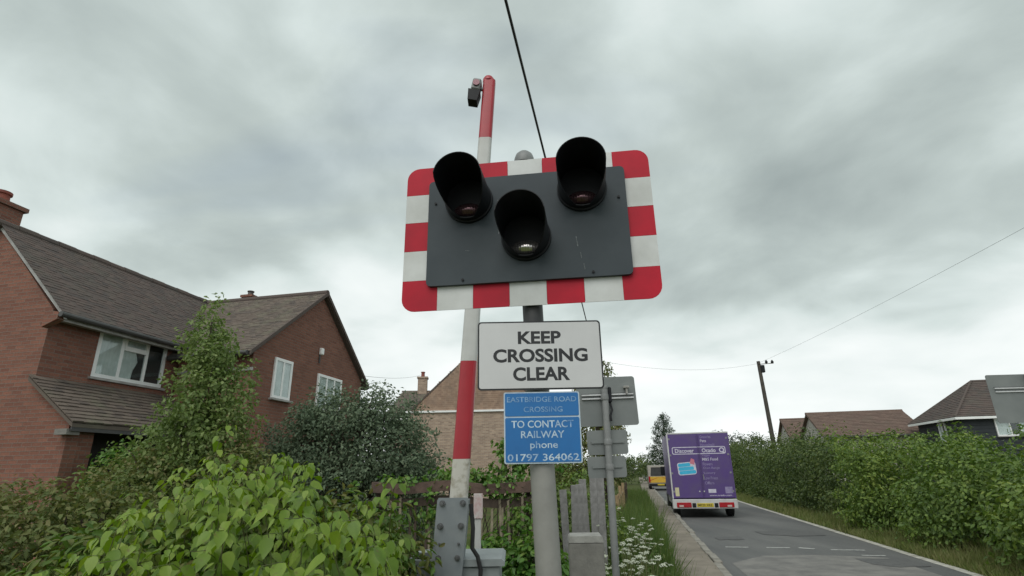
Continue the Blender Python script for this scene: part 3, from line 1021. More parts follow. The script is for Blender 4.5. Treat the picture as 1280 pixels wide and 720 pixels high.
text_mesh('lettering', 'phone', 'worn_print', bs, 0.004, -0.076, 0.115, 0.037, -0.0026, offset=0.006)
text_mesh('lettering', '01797 364062', 'worn_print', bs, 0.0, -0.122, 0.296, 0.028, -0.0026, offset=0.010)
for z_ in (0.09, -0.09):
    MB().box(-0.06, 0.05, 0.0035, 0.016, z_ - 0.01, z_ + 0.01).build('clamp', 'galvanised', bs)

# ================================================================== BARRIER
br = empty('barrier', (-0.42, 4.1, 0), 0, 'raised red and white level crossing barrier arm bolted to a grey bracket', 'barrier')


def bl(x, y, z):
    return (x + 0.42, y - 4.1, z)


def boom_x(z):
    return -0.389 + (z - 1.473) * (0.221 / 3.45)


bands = [(1.05, 1.69, 'boom_dirty'), (1.69, 2.38, 'boom_red'), (2.38, 3.04, 'boom_white'), (3.04, 3.68, 'boom_red'), (3.68, 4.30, 'boom_white'), (4.30, 4.90, 'boom_red')]
for (z0, z1, m_) in bands:
    vs_, fs_ = [], []
    prof = rrect(1, 0.8, 0.22, 4)
    for j, z_ in enumerate((z0, z1 - 0.0008)):
        wz = 0.124 - (z_ - 1.4) * 0.0042
        for (a, b) in prof:
            vs_.append(bl(boom_x(z_) + a * wz, 4.0 + b * wz, z_))
    n = len(prof)
    fs_ = [tuple(range(n)), tuple(range(2 * n - 1, n - 1, -1))] + [(i, n + i, n + (i + 1) % n, (i + 1) % n) for i in range(n)]
    MB().add(vs_, fs_).build('arm_band', m_, br, True)
# tip cap and tip lamp
tipx = boom_x(4.9)
MB().lathe([(0.052, 4.90), (0.05, 4.925), (0.038, 4.945), (0.01, 4.955)], tipx + 0.42 - 0.008, -0.1, 16).build('end_cap', 'boom_red', br, True)
tl = MB()
tl.box(-0.075, 0.0, -0.06, 0.055, -0.02, 0.10, 0.012)
tlo = tl.build('tip_lamp', 'galvanised', br, True)
tlo.location = bl(tipx - 0.085, 3.98, 4.78)
tlo.rotation_euler = (0, R(12), 0)
hoodm = MB()
hoodm.prism([(-0.078, -0.13), (0.004, -0.13), (0.012, -0.021), (-0.095, -0.021)], 'y', -0.055, 0.05)
hoodm.build('lamp_hood', 'hood_black', tlo)
MB().tube([(-0.036, -0.06, 0.04), (-0.036, -0.075, 0.04)], 0.03, 16).build('lamp_lens', 'lens_red', tlo, True)
MB().tube([(0.0, 0, 0.03), (0.05, 0.0, 0.03)], 0.018, 10).build('lamp_stem', 'bolt_steel', tlo, True)
# bracket plate with bolts
tilt = 0.037 / 0.48


def plate_x(z):
    return -0.4195 - (1.437 - z) * tilt


pv = []
for z_, hw in ((0.55, 0.097), (1.425, 0.1055), (1.44, 0.098)):
    pv.append((z_, hw))
poly = [(plate_x(z_) - hw + 0.42, z_) for z_, hw in pv] + [(plate_x(z_) + hw + 0.42, z_) for z_, hw in reversed(pv)]
plate = MB().prism(poly, 'y', -0.205, -0.19).build('bracket_plate', 'bracket_grey', br)
for sx in (-1, 1):
    q = [(plate_x(z_) + sx * (hw - 0.004) + 0.42, z_) for z_, hw in pv[:2]]
    q2 = [(a - sx * 0.012, b) for a, b in q][::-1]
    MB().prism(q + q2, 'y', -0.189, -0.02).build('bracket_flange', 'bracket_grey', br)
for (z_, dx, r_) in ((1.405, 0.068, 0.017), (1.265, 0.068, 0.017), (1.158, 0.062, 0.007), (1.075, 0.062, 0.015)):
    for sx in (-1, 1):
        x_ = plate_x(z_) + sx * dx + 0.42
        b_ = MB().tube([(x_, -0.205, z_), (x_, -0.211, z_)], r_ * 1.25, 12).tube([(x_, -0.211, z_), (x_, -0.228, z_)], r_ * 0.85, 6)
        b_.tube([(x_, -0.228, z_), (x_, -0.238, z_)], r_ * 0.4, 8)
        b_.build('bolt', 'bolt_steel', br, True)

cb = empty('barrier_cabinet', (-0.41, 4.2, 0), 0, 'pale grey steel machine cabinet behind the barrier bracket', 'cabinet')
MB().box(-0.30, 0.30, -0.24, 0.25, 0, 1.015, 0.01).build('housing', 'cabinet_grey', cb)
lidm = MB()
lidm.prism([(-0.33, 1.016), (0.33, 1.016), (0.33, 1.04), (0.31, 1.058), (-0.31, 1.058), (-0.33, 1.04)], 'y', -0.262, 0.27)
lidm.build('lid', 'cabinet_grey', cb)
MB().box(-0.285, -0.16, -0.2, 0.05, 1.0585, 1.066).build('vent_cover', 'rubber', cb)
tag(MB().tube([(-0.30, 3.9, 1.40), (-0.285, 3.9, 1.25), (-0.29, 3.905, 1.13), (-0.255, 3.91, 1.08), (-0.235, 3.91, 1.0), (-0.24, 3.91, 0.85), (-0.25, 3.92, 0.6), (-0.25, 3.93, 0.0)], 0.014, 8)
    .build('control_cable', 'rubber', None, True), 'black cable hanging down beside the barrier bracket', 'cable')
mk = empty('marker_post', (-0.318, 4.9, 0), 0, 'thin white marker post with faded pink plate behind the barrier', 'post')
MB().box(-0.026, 0.026, -0.02, 0.02, 0, 1.42, 0.004).build('shaft', 'boom_white', mk)
plain('faded_pink', (0.48, 0.33, 0.32), (0.55, 0.52, 0.50), 0.8, 25)
MB().box(-0.034, 0.042, -0.032, -0.021, 1.235, 1.43, 0.003).build('plate', 'faded_pink', mk)

# ================================================================== FENCE
fc = empty('picket_fence', (-0.6, 6.5, 0), 0, 'old timber fence with thin upright pales under a heavy top rail', 'fence')


def rail(z0, z1, y0, y1, name, mat, x0=-1.0, x1=0.86):
    n = 12
    vs_, fs_ = [], []
    for i in range(n + 1):
        x = x0 + (x1 - x0) * i / n
        dz = -0.02 * math.sin(i * 0.9) + random.uniform(-.008, .008) - 0.022 * (x - x0)
        vs_ += [(x, y0, z0 + dz), (x, y1, z0 + dz), (x, y1, z1 + dz), (x, y0, z1 + dz)]
    for i in range(n):
        for k in range(4):
            k2 = (k + 1) % 4
            fs_.append((i * 4 + k, i * 4 + k2, i * 4 + 4 + k2, i * 4 + 4 + k))
    fs_ += [(3, 2, 1, 0), (n * 4, n * 4 + 1, n * 4 + 2, n * 4 + 3)]
    return MB().add(vs_, fs_).build(name, mat, fc)


rail(1.41, 1.52, -0.09, 0.06, 'top_rail', 'red_timber')
rail(1.27, 1.36, -0.03, 0.05, 'middle_rail', 'old_timber')
rail(0.30, 0.38, -0.02, 0.03, 'bottom_rail', 'old_timber')
for x_ in (-0.92, -0.1, 0.78):
    MB().box(x_ - 0.06, x_ + 0.06, 0.065, 0.18, 0, 1.5, 0.01).build('fence_post', 'old_timber', fc)
pv_ = []
for k in range(4):
    h_, a = 1.26 + 0.03 * k, 0.015
    pv_.append(MB().prism([(-0.015 - .002 * k, 0), (0.015, 0), (0.016, h_ * .5), (0.0135, h_), (-0.012, h_ - 0.015), (-0.014, h_ * .5)], 'y', -0.055, -0.033).build('pale', ('pale_timber', 'pale_timber', 'old_timber', 'pale_timber')[k], fc))
proto = [q.data for q in pv_]
for q in pv_:
    bpy.data.objects.remove(q)
x_ = -0.97
i = 0
while x_ < 0.84:
    ob = bpy.data.objects.new('pale', random.choice(proto))
    col.objects.link(ob)
    ob.parent = fc
    ob.location = (x_, random.uniform(-.004, .004), random.uniform(-0.05, 0.02))
    ob.rotation_euler = (random.uniform(-.01, .01), random.uniform(-.045, .045), random.uniform(-.2, .2))
    x_ += random.uniform(0.075, 0.125)
    i += 1

# grey old boards leaning by the fence end
pn = empty('old_panel', (0.95, 8.0, 0), R(-8), 'silvery weathered boards standing behind the sign pole', 'fence panel')
for k in range(6):
    x_ = -0.26 + k * 0.092
    h_ = 1.36 + 0.14 * k / 4 + random.uniform(-.03, .03)
    b_ = MB().box(-0.05, 0.05, -0.012, 0.012, 0, h_, 0.004).build('board', 'silver_timber', pn)
    b_.location = (x_, random.uniform(-.006, .006), 0)
    b_.rotation_euler = (0, random.uniform(-.03, .03), 0)
MB().box(-0.3, 0.26, 0.014, 0.05, 0.5, 0.58).build('batten', 'silver_timber', pn)

# concrete stub post
cp = empty('concrete_post', (0.428, 3.7, 0), R(-4), 'short square concrete post with pale chamfered top', 'post')
MB().box(-0.105, 0.105, -0.10, 0.10, 0, 1.185, 0.008).build('shaft', 'concrete', cp)
MB().prism([(-0.106, 1.1855), (0.106, 1.1855), (0.102, 1.212), (0.094, 1.222), (-0.094, 1.222), (-0.102, 1.212)], 'y', -0.101, 0.101).build('cap', 'concrete_pale', cp)

# ================================================================== BACKS OF ROAD SIGNS
rsn = empty('road_sign', (0.985, 6.06, 0), R(2), 'stack of three grey road signs seen from behind on a thin pole', 'sign')
MB().tube([(0, 0, 0), (0.012, 0, 1.3), (0.022, 0, 2.46)], 0.038, 16).build('pole', 'galvanised', rsn, True)
MB().lathe([(0.041, 2.455), (0.041, 2.475), (0.02, 2.487)], 0.022, 0, 16).build('pole_cap', 'galvanised', rsn, True)


def back_plate(cx, cz, w_, h_, y, label=None, tiltz=0.0):
    o_ = MB().prism(rrect(w_, h_, 0.03), 'y', y, y + 0.004).build('plate', 'plate_back', rsn, label=label)
    o_.location = (cx, 0, cz)
    o_.rotation_euler = (0, tiltz, 0)
    return o_


p1 = back_plate(0.05, 2.324, 0.665, 0.535, 0.06, 'largest plate with two pale channel rails', R(-1.5))
for dz in (0.062, 0.022):
    MB().box(-0.28, 0.30, 0.035, 0.0595, dz, dz + 0.016).build('channel', 'aluminium', p1)
    MB().box(-0.28, 0.30, 0.048, 0.0597, dz + 0.0165, dz + 0.0225).build('channel', 'sign_black', p1)
p2 = back_plate(0.022, 1.884, 0.44, 0.255, 0.05, None, R(-1))
p3 = back_plate(0.0, 1.63, 0.415, 0.218, 0.05, None, R(-1))
MB().box(-0.18, 0.18, 0.035, 0.0495, -0.01, 0.012).build('channel', 'plate_back', p2)
MB().box(-0.16, 0.16, 0.035, 0.0495, -0.01, 0.012).build('channel', 'plate_back', p3)
for z_ in (2.36, 1.885, 1.63):
    MB().lathe([(0.044, z_ - 0.03), (0.046, z_ - 0.02), (0.046, z_ + 0.02), (0.044, z_ + 0.03)], 0.018, 0, 16).build('clamp', 'galvanised', rsn, True)
MB().box(0.05, 0.09, -0.03, 0.03, 2.30, 2.47, 0.01).tube([(0.07, 0, 2.30), (0.085, -0.02, 2.22), (0.06, -0.03, 2.16), (0.065, -0.03, 2.10)], 0.012, 8).build('cable_box', 'hood_black', rsn, True)
MB().box(0.24, 0.30, 0.0, 0.059, 2.46, 2.485, 0.004).box(0.262, 0.28, 0.01, 0.059, 2.40, 2.459).build('lamp_bracket', 'concrete_pale', rsn)

rs2 = empty('road_sign', (7.62, 8.06, 0), R(-4), 'grey back of a road sign standing in the right verge at frame edge', 'sign')
MB().tube([(0, 0, 0), (0, 0, 2.85)], 0.038, 16).build('pole', 'galvanised', rs2, True)
MB().prism(rrect(1.15, 0.70, 0.03, 5, 0, 2.50), 'y', 0.05, 0.054).build('plate', 'plate_back', rs2)
for dz in (2.64, 2.59):
    MB().box(-0.50, 0.50, 0.03, 0.0495, dz, dz + 0.018).build('channel', 'aluminium', rs2)
    MB().box(-0.50, 0.50, 0.04, 0.0497, dz + 0.0185, dz + 0.026).build('channel', 'sign_black', rs2)

# ================================================================== LEFT BRICK HOUSE
T0, S0 = -11.0, 10.0
hs_ = empty('brick_house', RF(T0, S0), -TH, 'red brick house with brown tiled roof, front gable wing and lean-to at left', 'house')


def H(t_, s_, z_):
    return (t_ - T0, s_ - S0, z_)


def hbox(mb, t0, t1, s0, s1, z0, z1):
    return mb.box(t0 - T0, t1 - T0, s0 - S0, s1 - S0, z0, z1)


RIDGE_T = -13.08
# gable end towards the camera
g_ = MB().prism([(-15.25 - T0, 0), (-11.1 - T0, 0), (-11.1 - T0, 4.82), (RIDGE_T - T0, 6.76), (-15.25 - T0, 4.82)], 'y', 8.2 - S0, 8.45 - S0)
g_.build('gable_wall', 'red_brick', hs_)
fw_ = MB()
hbox(fw_, -11.35, -11.1, 8.451, 9.28, 0, 4.82)
hbox(fw_, -11.35, -11.1, 11.12, 12.2, 0, 4.82)
hbox(fw_, -11.35, -11.1, 9.281, 11.119, 0, 3.64)
hbox(fw_, -11.35, -11.1, 9.281, 11.119, 4.735, 4.82)
fw_.build('front_wall', 'red_brick', hs_)
wn = window(hs_, H(-11.16, 9.29, 3.65), R(90), 1.82, 1.08, (0.34, 0.70), curtain=('curtain', 'curtain', 'room'), depth=0.05, fr=0.085, vent=(0.34, 0.70, 0.68))
MB().prism([(0.98, 0.09), (1.22, 0.09), (1.22, 0.70), (1.0, 0.70), (1.08, 0.50), (1.0, 0.30)], 'y', -0.029, -0.020).build('room_dark', 'room', wn)
# main roof, two slopes
ey = Vector((-(-10.72 - RIDGE_T), 0, 6.93 - 4.72))
mr = MB()
for (ta, tb) in ((-10.72, RIDGE_T), (-15.45, RIDGE_T)):
    q = [H(ta, 8.205, 4.69), H(ta, 14.3, 4.69), H(tb, 14.3, 6.90), H(tb, 8.205, 6.90)]
    q2 = [(a, b, c_ - 0.09) for a, b, c_ in q]
    mr.add(q + q2, [(0, 1, 2, 3), (7, 6, 5, 4), (0, 4, 5, 1), (1, 5, 6, 2), (2, 6, 7, 3), (3, 7, 4, 0)])
roof = mr.build('roof', 'brown_tile', hs_)
tile_field('roof_tiles', H(-10.70, 8.08, 4.705), (0, 1, 0), ey, 6.22, ey.length, 'brown_tile', roof)
rt = MB()
for k in range(14):
    rt.tube([H(RIDGE_T, 8.0 + k * 0.45, 6.885), H(RIDGE_T, 8.44 + k * 0.45, 6.885)], 0.11 + 0.008 * (k % 2), 10)
rt.build('ridge_tiles', 'brown_tile', roof, True)
# boxed eaves, gutter, verge
eb = MB()
hbox(eb, -11.099, -10.80, 8.21, 12.2, 4.60, 4.66)
hbox(eb, -10.80, -10.77, 8.20, 12.2, 4.55, 4.70)
eb.build('soffit', 'soffit', roof)
MB().tube([H(-10.70, 8.06, 4.655), H(-10.70, 12.2, 4.64)], 0.055, 10).build('gutter', 'dark_gutter', roof, True)
cbx = MB()
cbx.prism([(-11.1 - T0, 4.42), (-10.76 - T0, 4.56), (-10.76 - T0, 4.70), (-11.1 - T0, 4.78)], 'y', 8.06 - S0, 8.199 - S0)
cbx.build('eaves_corbel', 'red_brick', hs_)
vg = MB()
vg.add([H(-10.70, 8.14, 4.58), H(-10.70, 8.14, 4.66), H(RIDGE_T, 8.14, 6.87), H(RIDGE_T, 8.14, 6.79),
        H(-10.70, 8.199, 4.58), H(-10.70, 8.199, 4.66), H(RIDGE_T, 8.199, 6.87), H(RIDGE_T, 8.199, 6.79)],
       [(0, 3, 2, 1), (4, 5, 6, 7), (0, 1, 5, 4), (3, 7, 6, 2), (1, 2, 6, 5), (0, 4, 7, 3)])
vg.build('verge', 'soffit', roof)
# chimney
ch = MB()
hbox(ch, -14.02, -13.27, 8.10, 8.62, 6.0, 7.42)
hbox(ch, -14.08, -13.21, 8.04, 8.68, 7.421, 7.52)
chim = ch.build('chimney', 'red_brick', roof)
fl = MB()
hbox(fl, -14.06, -13.23, 8.06, 8.66, 6.72, 6.88)
fl.build('flashing', 'lime_render', chim)
for dt in (-13.66,):
    MB().lathe([(0.17, 7.521), (0.15, 7.6), (0.14, 7.78), (0.175, 7.80), (0.175, 7.86), (0.12, 7.87)], dt - T0, 8.36 - S0, 14).build('chimney_pot', 'terracotta', chim, True)
# lean-to at the front
ln_ = MB()
q = [H(-9.82, 8.08, 2.56), H(-9.82, 11.5, 2.56), H(-11.101, 11.5, 3.46), H(-11.101, 8.08, 3.46)]
q2 = [(a, b, c_ - 0.07) for a, b, c_ in q]
ln_.add(q + q2, [(0, 1, 2, 3), (7, 6, 5, 4), (0, 4, 5, 1), (1, 5, 6, 2), (2, 6, 7, 3), (3, 7, 4, 0)])
lroof = ln_.build('lean_to_roof', 'moss_tile', hs_)
tile_field('roof_tiles', H(-9.80, 8.06, 2.572), (0, 1, 0), Vector((-1.281, 0, 0.9)), 3.42, 1.56, 'moss_tile', lroof, tw=0.2, gauge=0.13, th=0.02)
ff = MB()
hbox(ff, -9.86, -9.83, 8.1, 11.48, 2.42, 2.50)
ff.build('fascia', 'dark_gutter', lroof)
lm = MB()
hbox(lm, -11.1, -10.78, 8.199, 8.201, 3.40, 3.42)
lf = MB()
lf.prism([(-11.1 - T0, 0), (-10.02 - T0, 0), (-10.02 - T0, 2.60), (-11.1 - T0, 3.37)], 'y', 8.201 - S0, 8.44 - S0)
lf.build('lean_to_wall', 'red_brick', hs_)
lw = MB()
hbox(lw, -10.26, -10.05, 8.441, 8.75, 0, 2.45)
lw.build('porch_pier', 'red_brick', hs_)
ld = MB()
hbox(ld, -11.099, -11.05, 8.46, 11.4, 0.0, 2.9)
ld.build('porch_shade', 'room', hs_)  # near-black sheet over the wall stands in for shade under the lean-to
lsf = MB()
hbox(lsf, -10.14, -9.87, 8.05, 8.3, 2.36, 2.46)
lsf.build('lean_to_corbel', 'concrete', lroof)

# front gable wing
WE, WZ, RS, RZ = 11.42, 4.55, 14.2, 6.72
gw = MB().prism([(WE - S0, 0), (16.98 - S0, 0), (16.98 - S0, WZ), (RS - S0, RZ), (WE - S0, WZ)], 'x', -9.15 - T0, -8.9 - T0)
gw.build('wing_gable', 'red_brick', hs_)
sw = MB()
hbox(sw, -11.0, -9.151, WE, WE + 0.25, 0, WZ)
sw.build('wing_side_wall', 'red_brick', hs_)
bs_ = MB()
hbox(bs_, -11.0, -8.86, WE - 0.035, WE - 0.0005, 4.02, 4.10)
bs_.build('band_course', 'soffit', hs_)
wr = MB()
for sa in (WE - 0.28, 17.26):
    q = [H(-13.3, sa, 4.42), H(-8.78, sa, 4.42), H(-8.78, RS, 6.84), H(-13.3, RS, 6.84)]
    q2 = [(a, b, c_ - 0.09) for a, b, c_ in q]
    wr.add(q + q2, [(0, 1, 2, 3), (7, 6, 5, 4), (0, 4, 5, 1), (1, 5, 6, 2), (2, 6, 7, 3), (3, 7, 4, 0)])
wroof = wr.build('wing_roof', 'brown_tile', hs_)
ey2 = Vector((0, RS - (WE - 0.30), 6.855 - 4.42))
tile_field('roof_tiles', H(-13.3, WE - 0.30, 4.435), (1, 0, 0), ey2, 4.54, ey2.length, 'moss_tile', wroof)
MB().tube([H(-13.3, RS, 6.85), H(-8.76, RS, 6.85)], 0.10, 10).build('ridge_tiles', 'brown_tile', wroof, True)
vb = MB()
for sa in (WE - 0.30, 17.28):
    sg_ = 1 if sa < RS else -1
    vb.add([H(-8.78, sa, 4.36), H(-8.78, sa, 4.46), H(-8.78, RS, 6.89), H(-8.78, RS, 6.77), H(-8.74, sa, 4.36), H(-8.74, sa, 4.46), H(-8.74, RS, 6.89), H(-8.74, RS, 6.77)],
           [(0, 1, 2, 3), (7, 6, 5, 4), (0, 4, 5, 1), (1, 5, 6, 2), (2, 6, 7, 3), (3, 7, 4, 0)])
vb.build('verge', 'brown_tile', wroof)
MB().tube([H(-11.0, WE - 0.36, 4.38), H(-8.8, WE - 0.36, 4.39)], 0.055, 10).build('gutter', 'dark_gutter', wroof, True)
window(hs_, H(-8.905, 12.24, 3.47), R(90), 0.76, 1.04, (0.5,), curtain=('curtain', 'curtain'), depth=0.05, fr=0.075)
window(hs_, H(-8.905, 14.28, 3.40), R(90), 1.36, 1.02, (0.36, 0.68), curtain=('curtain', 'curtain', 'curtain'), depth=0.05, fr=0.075)
MB().box(-8.899 - T0, -8.80 - T0, 14.24 - S0, 14.38 - S0, 4.97, 5.17, 0.02).build('alarm_box', 'upvc', hs_)
MB().tube([H(-8.88, 14.28, 4.96), H(-8.88, 14.28, 4.72)], 0.025, 8).build('alarm_conduit', 'dark_gutter', hs_, True)
c2 = MB()
hbox(c2, -12.32, -11.96, 14.85, 15.2, 6.2, 7.22)
hbox(c2, -12.36, -11.92, 14.81, 15.24, 7.221, 7.30)
cc = c2.build('rear_chimney', 'red_brick', wroof)
MB().lathe([(0.10, 7.301), (0.085, 7.42), (0.11, 7.44), (0.11, 7.47)], -12.14 - T0, 15.02 - S0, 12).build('chimney_pot', 'dark_gutter', cc, True)

# ================================================================== BUFF HOUSE behind the barrier
bh = empty('buff_house', (-2.0, 30, 0), R(-2), 'buff brick house with tile hung gable and white band behind the barrier', 'house')
MB().box(-3.75, 3.75, 0, 9, 0, 4.70).build('wall', 'buff_brick', bh)
MB().prism([(-3.78, 4.78), (3.78, 4.78), (0, 8.22)], 'y', 0.0, 9).build('gable', 'buff_brick', bh)
half = 3.8
tile_field('hung_tiles', (-3.76, -0.012, 4.80), (1, 0, 0), (0, -0.02, 1), 7.52, 3.45, 'hung_tile', bh, inside=lambda u, v: abs(u - 3.76) < 3.70 - v * (3.76 / 3.45), tw=0.17, gauge=0.11)
MB().box(-3.95, 3.95, -0.10, -0.002, 4.702, 4.80).build('white_band', 'upvc', bh)
rb = MB()
for sx in (-1, 1):
    q = [(sx * 3.95, -0.05, 4.62), (0, -0.05, 8.30), (0, 9.2, 8.30), (sx * 3.95, 9.2, 4.62)]
    q2 = [(a, b, c_ - 0.12) for a, b, c_ in q]
    rb.add(q + q2, [(0, 1, 2, 3), (7, 6, 5, 4), (0, 4, 5, 1), (1, 5, 6, 2), (2, 6, 7, 3), (3, 7, 4, 0)])
rbo = rb.build('roof', 'brown_tile', bh)
MB().box(-0.62, 0.12, 0.3, 0.95, 7.4, 9.0).box(-0.68, 0.18, 0.24, 1.01, 9.001, 9.12).build('chimney', 'buff_brick', rbo)

b2 = empty('rear_house', (-6.3, 36, 0), R(4), 'brown roofed house with single chimney left of the buff gable', 'house')
MB().box(-1.75, 3.2, 0, 6, 0, 5.0).build('wall', 'buff_brick', b2)
rr_ = MB()
rr_.add([(-2.2, -0.35, 4.9), (3.6, -0.35, 4.9), (2.2, 3.0, 7.15), (-1.35, 3.0, 7.15), (-2.2, 6.35, 4.9), (3.6, 6.35, 4.9)], [(0, 1, 2, 3), (0, 3, 4), (1, 5, 2), (3, 2, 5, 4), (0, 4, 5, 1)])
rro = rr_.build('roof', 'moss_tile', b2)
ey3 = Vector((0.0, 3.35, 2.25))
tile_field('roof_tiles', (-2.2, -0.36, 4.915), (1, 0, 0), ey3, 5.8, ey3.length, 'moss_tile', rro, inside=lambda u, v: u > v * 0.85 / 4.04 and u < 5.8 - v * 1.4 / 4.04, tw=0.25, gauge=0.16)
MB().box(-2.25, 3.65, -0.42, -0.37, 4.82, 4.95).build('gutter', 'upvc', rro)
cz = MB().box(-0.32, 0.32, 2.6, 3.2, 6.7, 8.0).box(-0.38, 0.38, 2.54, 3.26, 8.001, 8.12).build('chimney', 'buff_brick', rro)
MB().lathe([(0.17, 8.121), (0.13, 8.2), (0.12, 8.42), (0.15, 8.44), (0.15, 8.5)], 0, 2.9, 12).build('chimney_pot', 'terracotta', cz, True)

# ================================================================== RIGHT-HAND HOUSES
def gable_hut(name, label, t0, t1, s0, s1, ze, zr, roofm, wallm):
    r_ = empty(name, RF((t0 + t1) / 2, (s0 + s1) / 2), -TH, label, 'house')
    a, b = (t1 - t0) / 2, (s1 - s0) / 2
    MB().box(-a, a, -b, b, 0, ze).build('wall', wallm, r_)
    MB().prism([(-b, ze + 0.002), (b, ze + 0.002), (0, zr - 0.1)], 'x', -a, a).build('gable', wallm, r_)
    m_ = MB()
    for sy in (-1, 1):
        q = [(-a - 0.2, sy * (b + 0.3), ze - 0.12), (a + 0.2, sy * (b + 0.3), ze - 0.12), (a + 0.2, 0, zr), (-a - 0.2, 0, zr)]
        q2 = [(x, y, z - 0.1) for x, y, z in q]
        m_.add(q + q2, [(0, 1, 2, 3), (7, 6, 5, 4), (0, 4, 5, 1), (1, 5, 6, 2), (2, 6, 7, 3), (3, 7, 4, 0)])
    ro = m_.build('roof', roofm, r_)
    e_ = Vector((0, b + 0.3, zr - ze + 0.12))
    tile_field('roof_tiles', (-a - 0.2, -b - 0.31, ze - 0.105), (1, 0, 0), e_, 2 * a + 0.4, e_.length, roofm, ro, tw=0.3, gauge=0.2, th=0.02)
    MB().tube([(-a - 0.2, -b - 0.36, ze - 0.16), (a + 0.2, -b - 0.36, ze - 0.16)], 0.06, 8).build('gutter', 'dark_gutter', ro, True)
    MB().tube([(-a - 0.22, 0, zr), (a + 0.22, 0, zr)], 0.09, 8).build('ridge_tiles', roofm, ro, True)
    return r_


gable_hut('bungalow', 'long low bungalow with red brown roof behind the right hedge', 11.6, 17.0, 38.2, 43.2, 3.45, 4.95, 'red_tile', 'lime_render')
gable_hut('outbuilding', 'small red roofed outbuilding at the left end of the bungalow', 11.15, 13.6, 44.0, 47.5, 3.6, 5.0, 'red_tile', 'lime_render')

hp = empty('hipped_house', RF(19.6, 35.4), -TH, 'dark clad house with hipped brown roof and white windows at right', 'house')
a, b = 3.0, 2.25
MB().box(-a, a, -b, b, 0, 3.9).build('wall', 'cladding', hp)
for k in range(9):
    z_ = 2.2 + k * 0.18
    MB().box(-a - 0.03, a + 0.03, -b - 0.03, -b - 0.001, z_, z_ + 0.165).box(-a - 0.03, -a - 0.001, -b, b, z_, z_ + 0.165).build('cladding_board', 'cladding', hp)
A, B = a + 0.35, b + 0.35
rm = MB().add([(-A, -B, 3.88), (A, -B, 3.88), (A, B, 3.88), (-A, B, 3.88), (-0.85, 0, 5.95), (0.85, 0, 5.95)], [(0, 1, 5, 4), (1, 2, 5), (2, 3, 4, 5), (3, 0, 4), (3, 2, 1, 0)])
ro = rm.build('roof', 'brown_tile', hp)
e1 = Vector((0, B, 2.07))
tile_field('roof_tiles', (-A, -B - 0.01, 3.895), (1, 0, 0), e1, 2 * A, e1.length, 'brown_tile', ro, inside=lambda u, v: u > v * (A - .85) / e1.length and u < 2 * A - v * (A - .85) / e1.length, tw=0.27, gauge=0.17, th=0.02)
e2 = Vector((A - 0.85, 0, 2.07))
tile_field('roof_tiles', (-A - 0.01, -B, 3.895), (0, 1, 0), e2, 2 * B, e2.length, 'brown_tile', ro, inside=lambda u, v: u > v * B / e2.length and u < 2 * B - v * B / e2.length, tw=0.27, gauge=0.17, th=0.02)
MB().box(-A - 0.04, A + 0.04, -B - 0.04, -B - 0.001, 3.76, 3.88).box(-A - 0.04, -A - 0.001, -B, B + 0.04, 3.76, 3.88).build('fascia', 'upvc', ro)
for sx, sy in ((-1, -1), (-1, 1), (1, -1)):
    MB().tube([(sx * A, sy * B, 3.9), (sx * 0.85, 0, 5.96)], 0.07, 8).build('hip_tiles', 'brown_tile', ro, True)
MB().tube([(-0.85, 0, 5.96), (0.85, 0, 5.96)], 0.09, 8).build('ridge_tiles', 'brown_tile', ro, True)
window(hp, (-1.55, -b - 0.032, 2.9), 0, 1.5, 0.86, (0.42, 0.72), curtain=('curtain', 'room', 'curtain'))
window(hp, (-a - 0.032, -0.1, 2.75), R(-90), 0.7, 1.0, (0.5,), curtain=('curtain', 'room'))

# ================================================================== POLES AND CABLES
up = empty('telegraph_pole', (15.02, 33, 0), 0, 'leaning dark wooden telegraph pole above the right hedge', 'pole')
MB().tube([(0.15, 0, 0), (0.07, 0, 4), (-0.02, 0, 7.75)], [0.15, 0.12, 0.10], 12).build('shaft', 'pole_wood', up, True)
MB().box(0.02, 0.26, -0.16, 0.06, 7.05, 7.5, 0.03).build('junction_box', 'hood_black', up)
MB().tube([(-0.1, -0.1, 7.55), (0.85, -0.1, 7.6)], 0.022, 6).build('cross_arm', 'pole_wood', up, True)
for x_ in (0.42, 0.78):
    MB().lathe([(0.03, 7.6), (0.085, 7.63), (0.085, 7.70), (0.05, 7.76), (0.03, 7.80)], x_, -0.1, 10).build('insulator', 'hood_black', up, True)
up2 = empty('telegraph_pole', (4.28, 27.8, 0), 0, 'wooden telegraph pole hidden behind the stacked road signs', 'pole')
MB().tube([(0, 0, 0), (0, 0, 7.25)], [0.16, 0.115], 12).build('shaft', 'pole_wood', up2, True)


def cable(name, label, a, b, sag, r_):
    a, b = Vector(a), Vector(b)
    pts = []
    for i in range(25):
        f = i / 24
        q = a.lerp(b, f)
        q.z -= sag * 4 * f * (1 - f)
        pts.append(q)
    return tag(MB().tube(pts, r_, 6).build(name, 'cable_black', None, True), label, 'cable')


cable('overhead_cable', 'thick black cable running overhead past the signal board', (-1.95, -5.1, 7.0), (4.28, 27.75, 7.0), 0.0, 0.019)
cable('overhead_cable', 'thin sagging cable crossing the road from the leaning telegraph pole', (15.0, 33, 7.62), (4.30, 27.85, 7.0), 0.45, 0.005)
cable('overhead_cable', 'thin cable rising to the upper right from the leaning telegraph pole', (15.05, 33, 7.66), (14.2, 6, 8.25), 0.25, 0.004)
cable('overhead_cable', 'faint thin wire from the brick gable toward the small chimney', RF(-8.9, 16.6, 4.75), (-6.3, 38.5, 8.3), 0.2, 0.006)

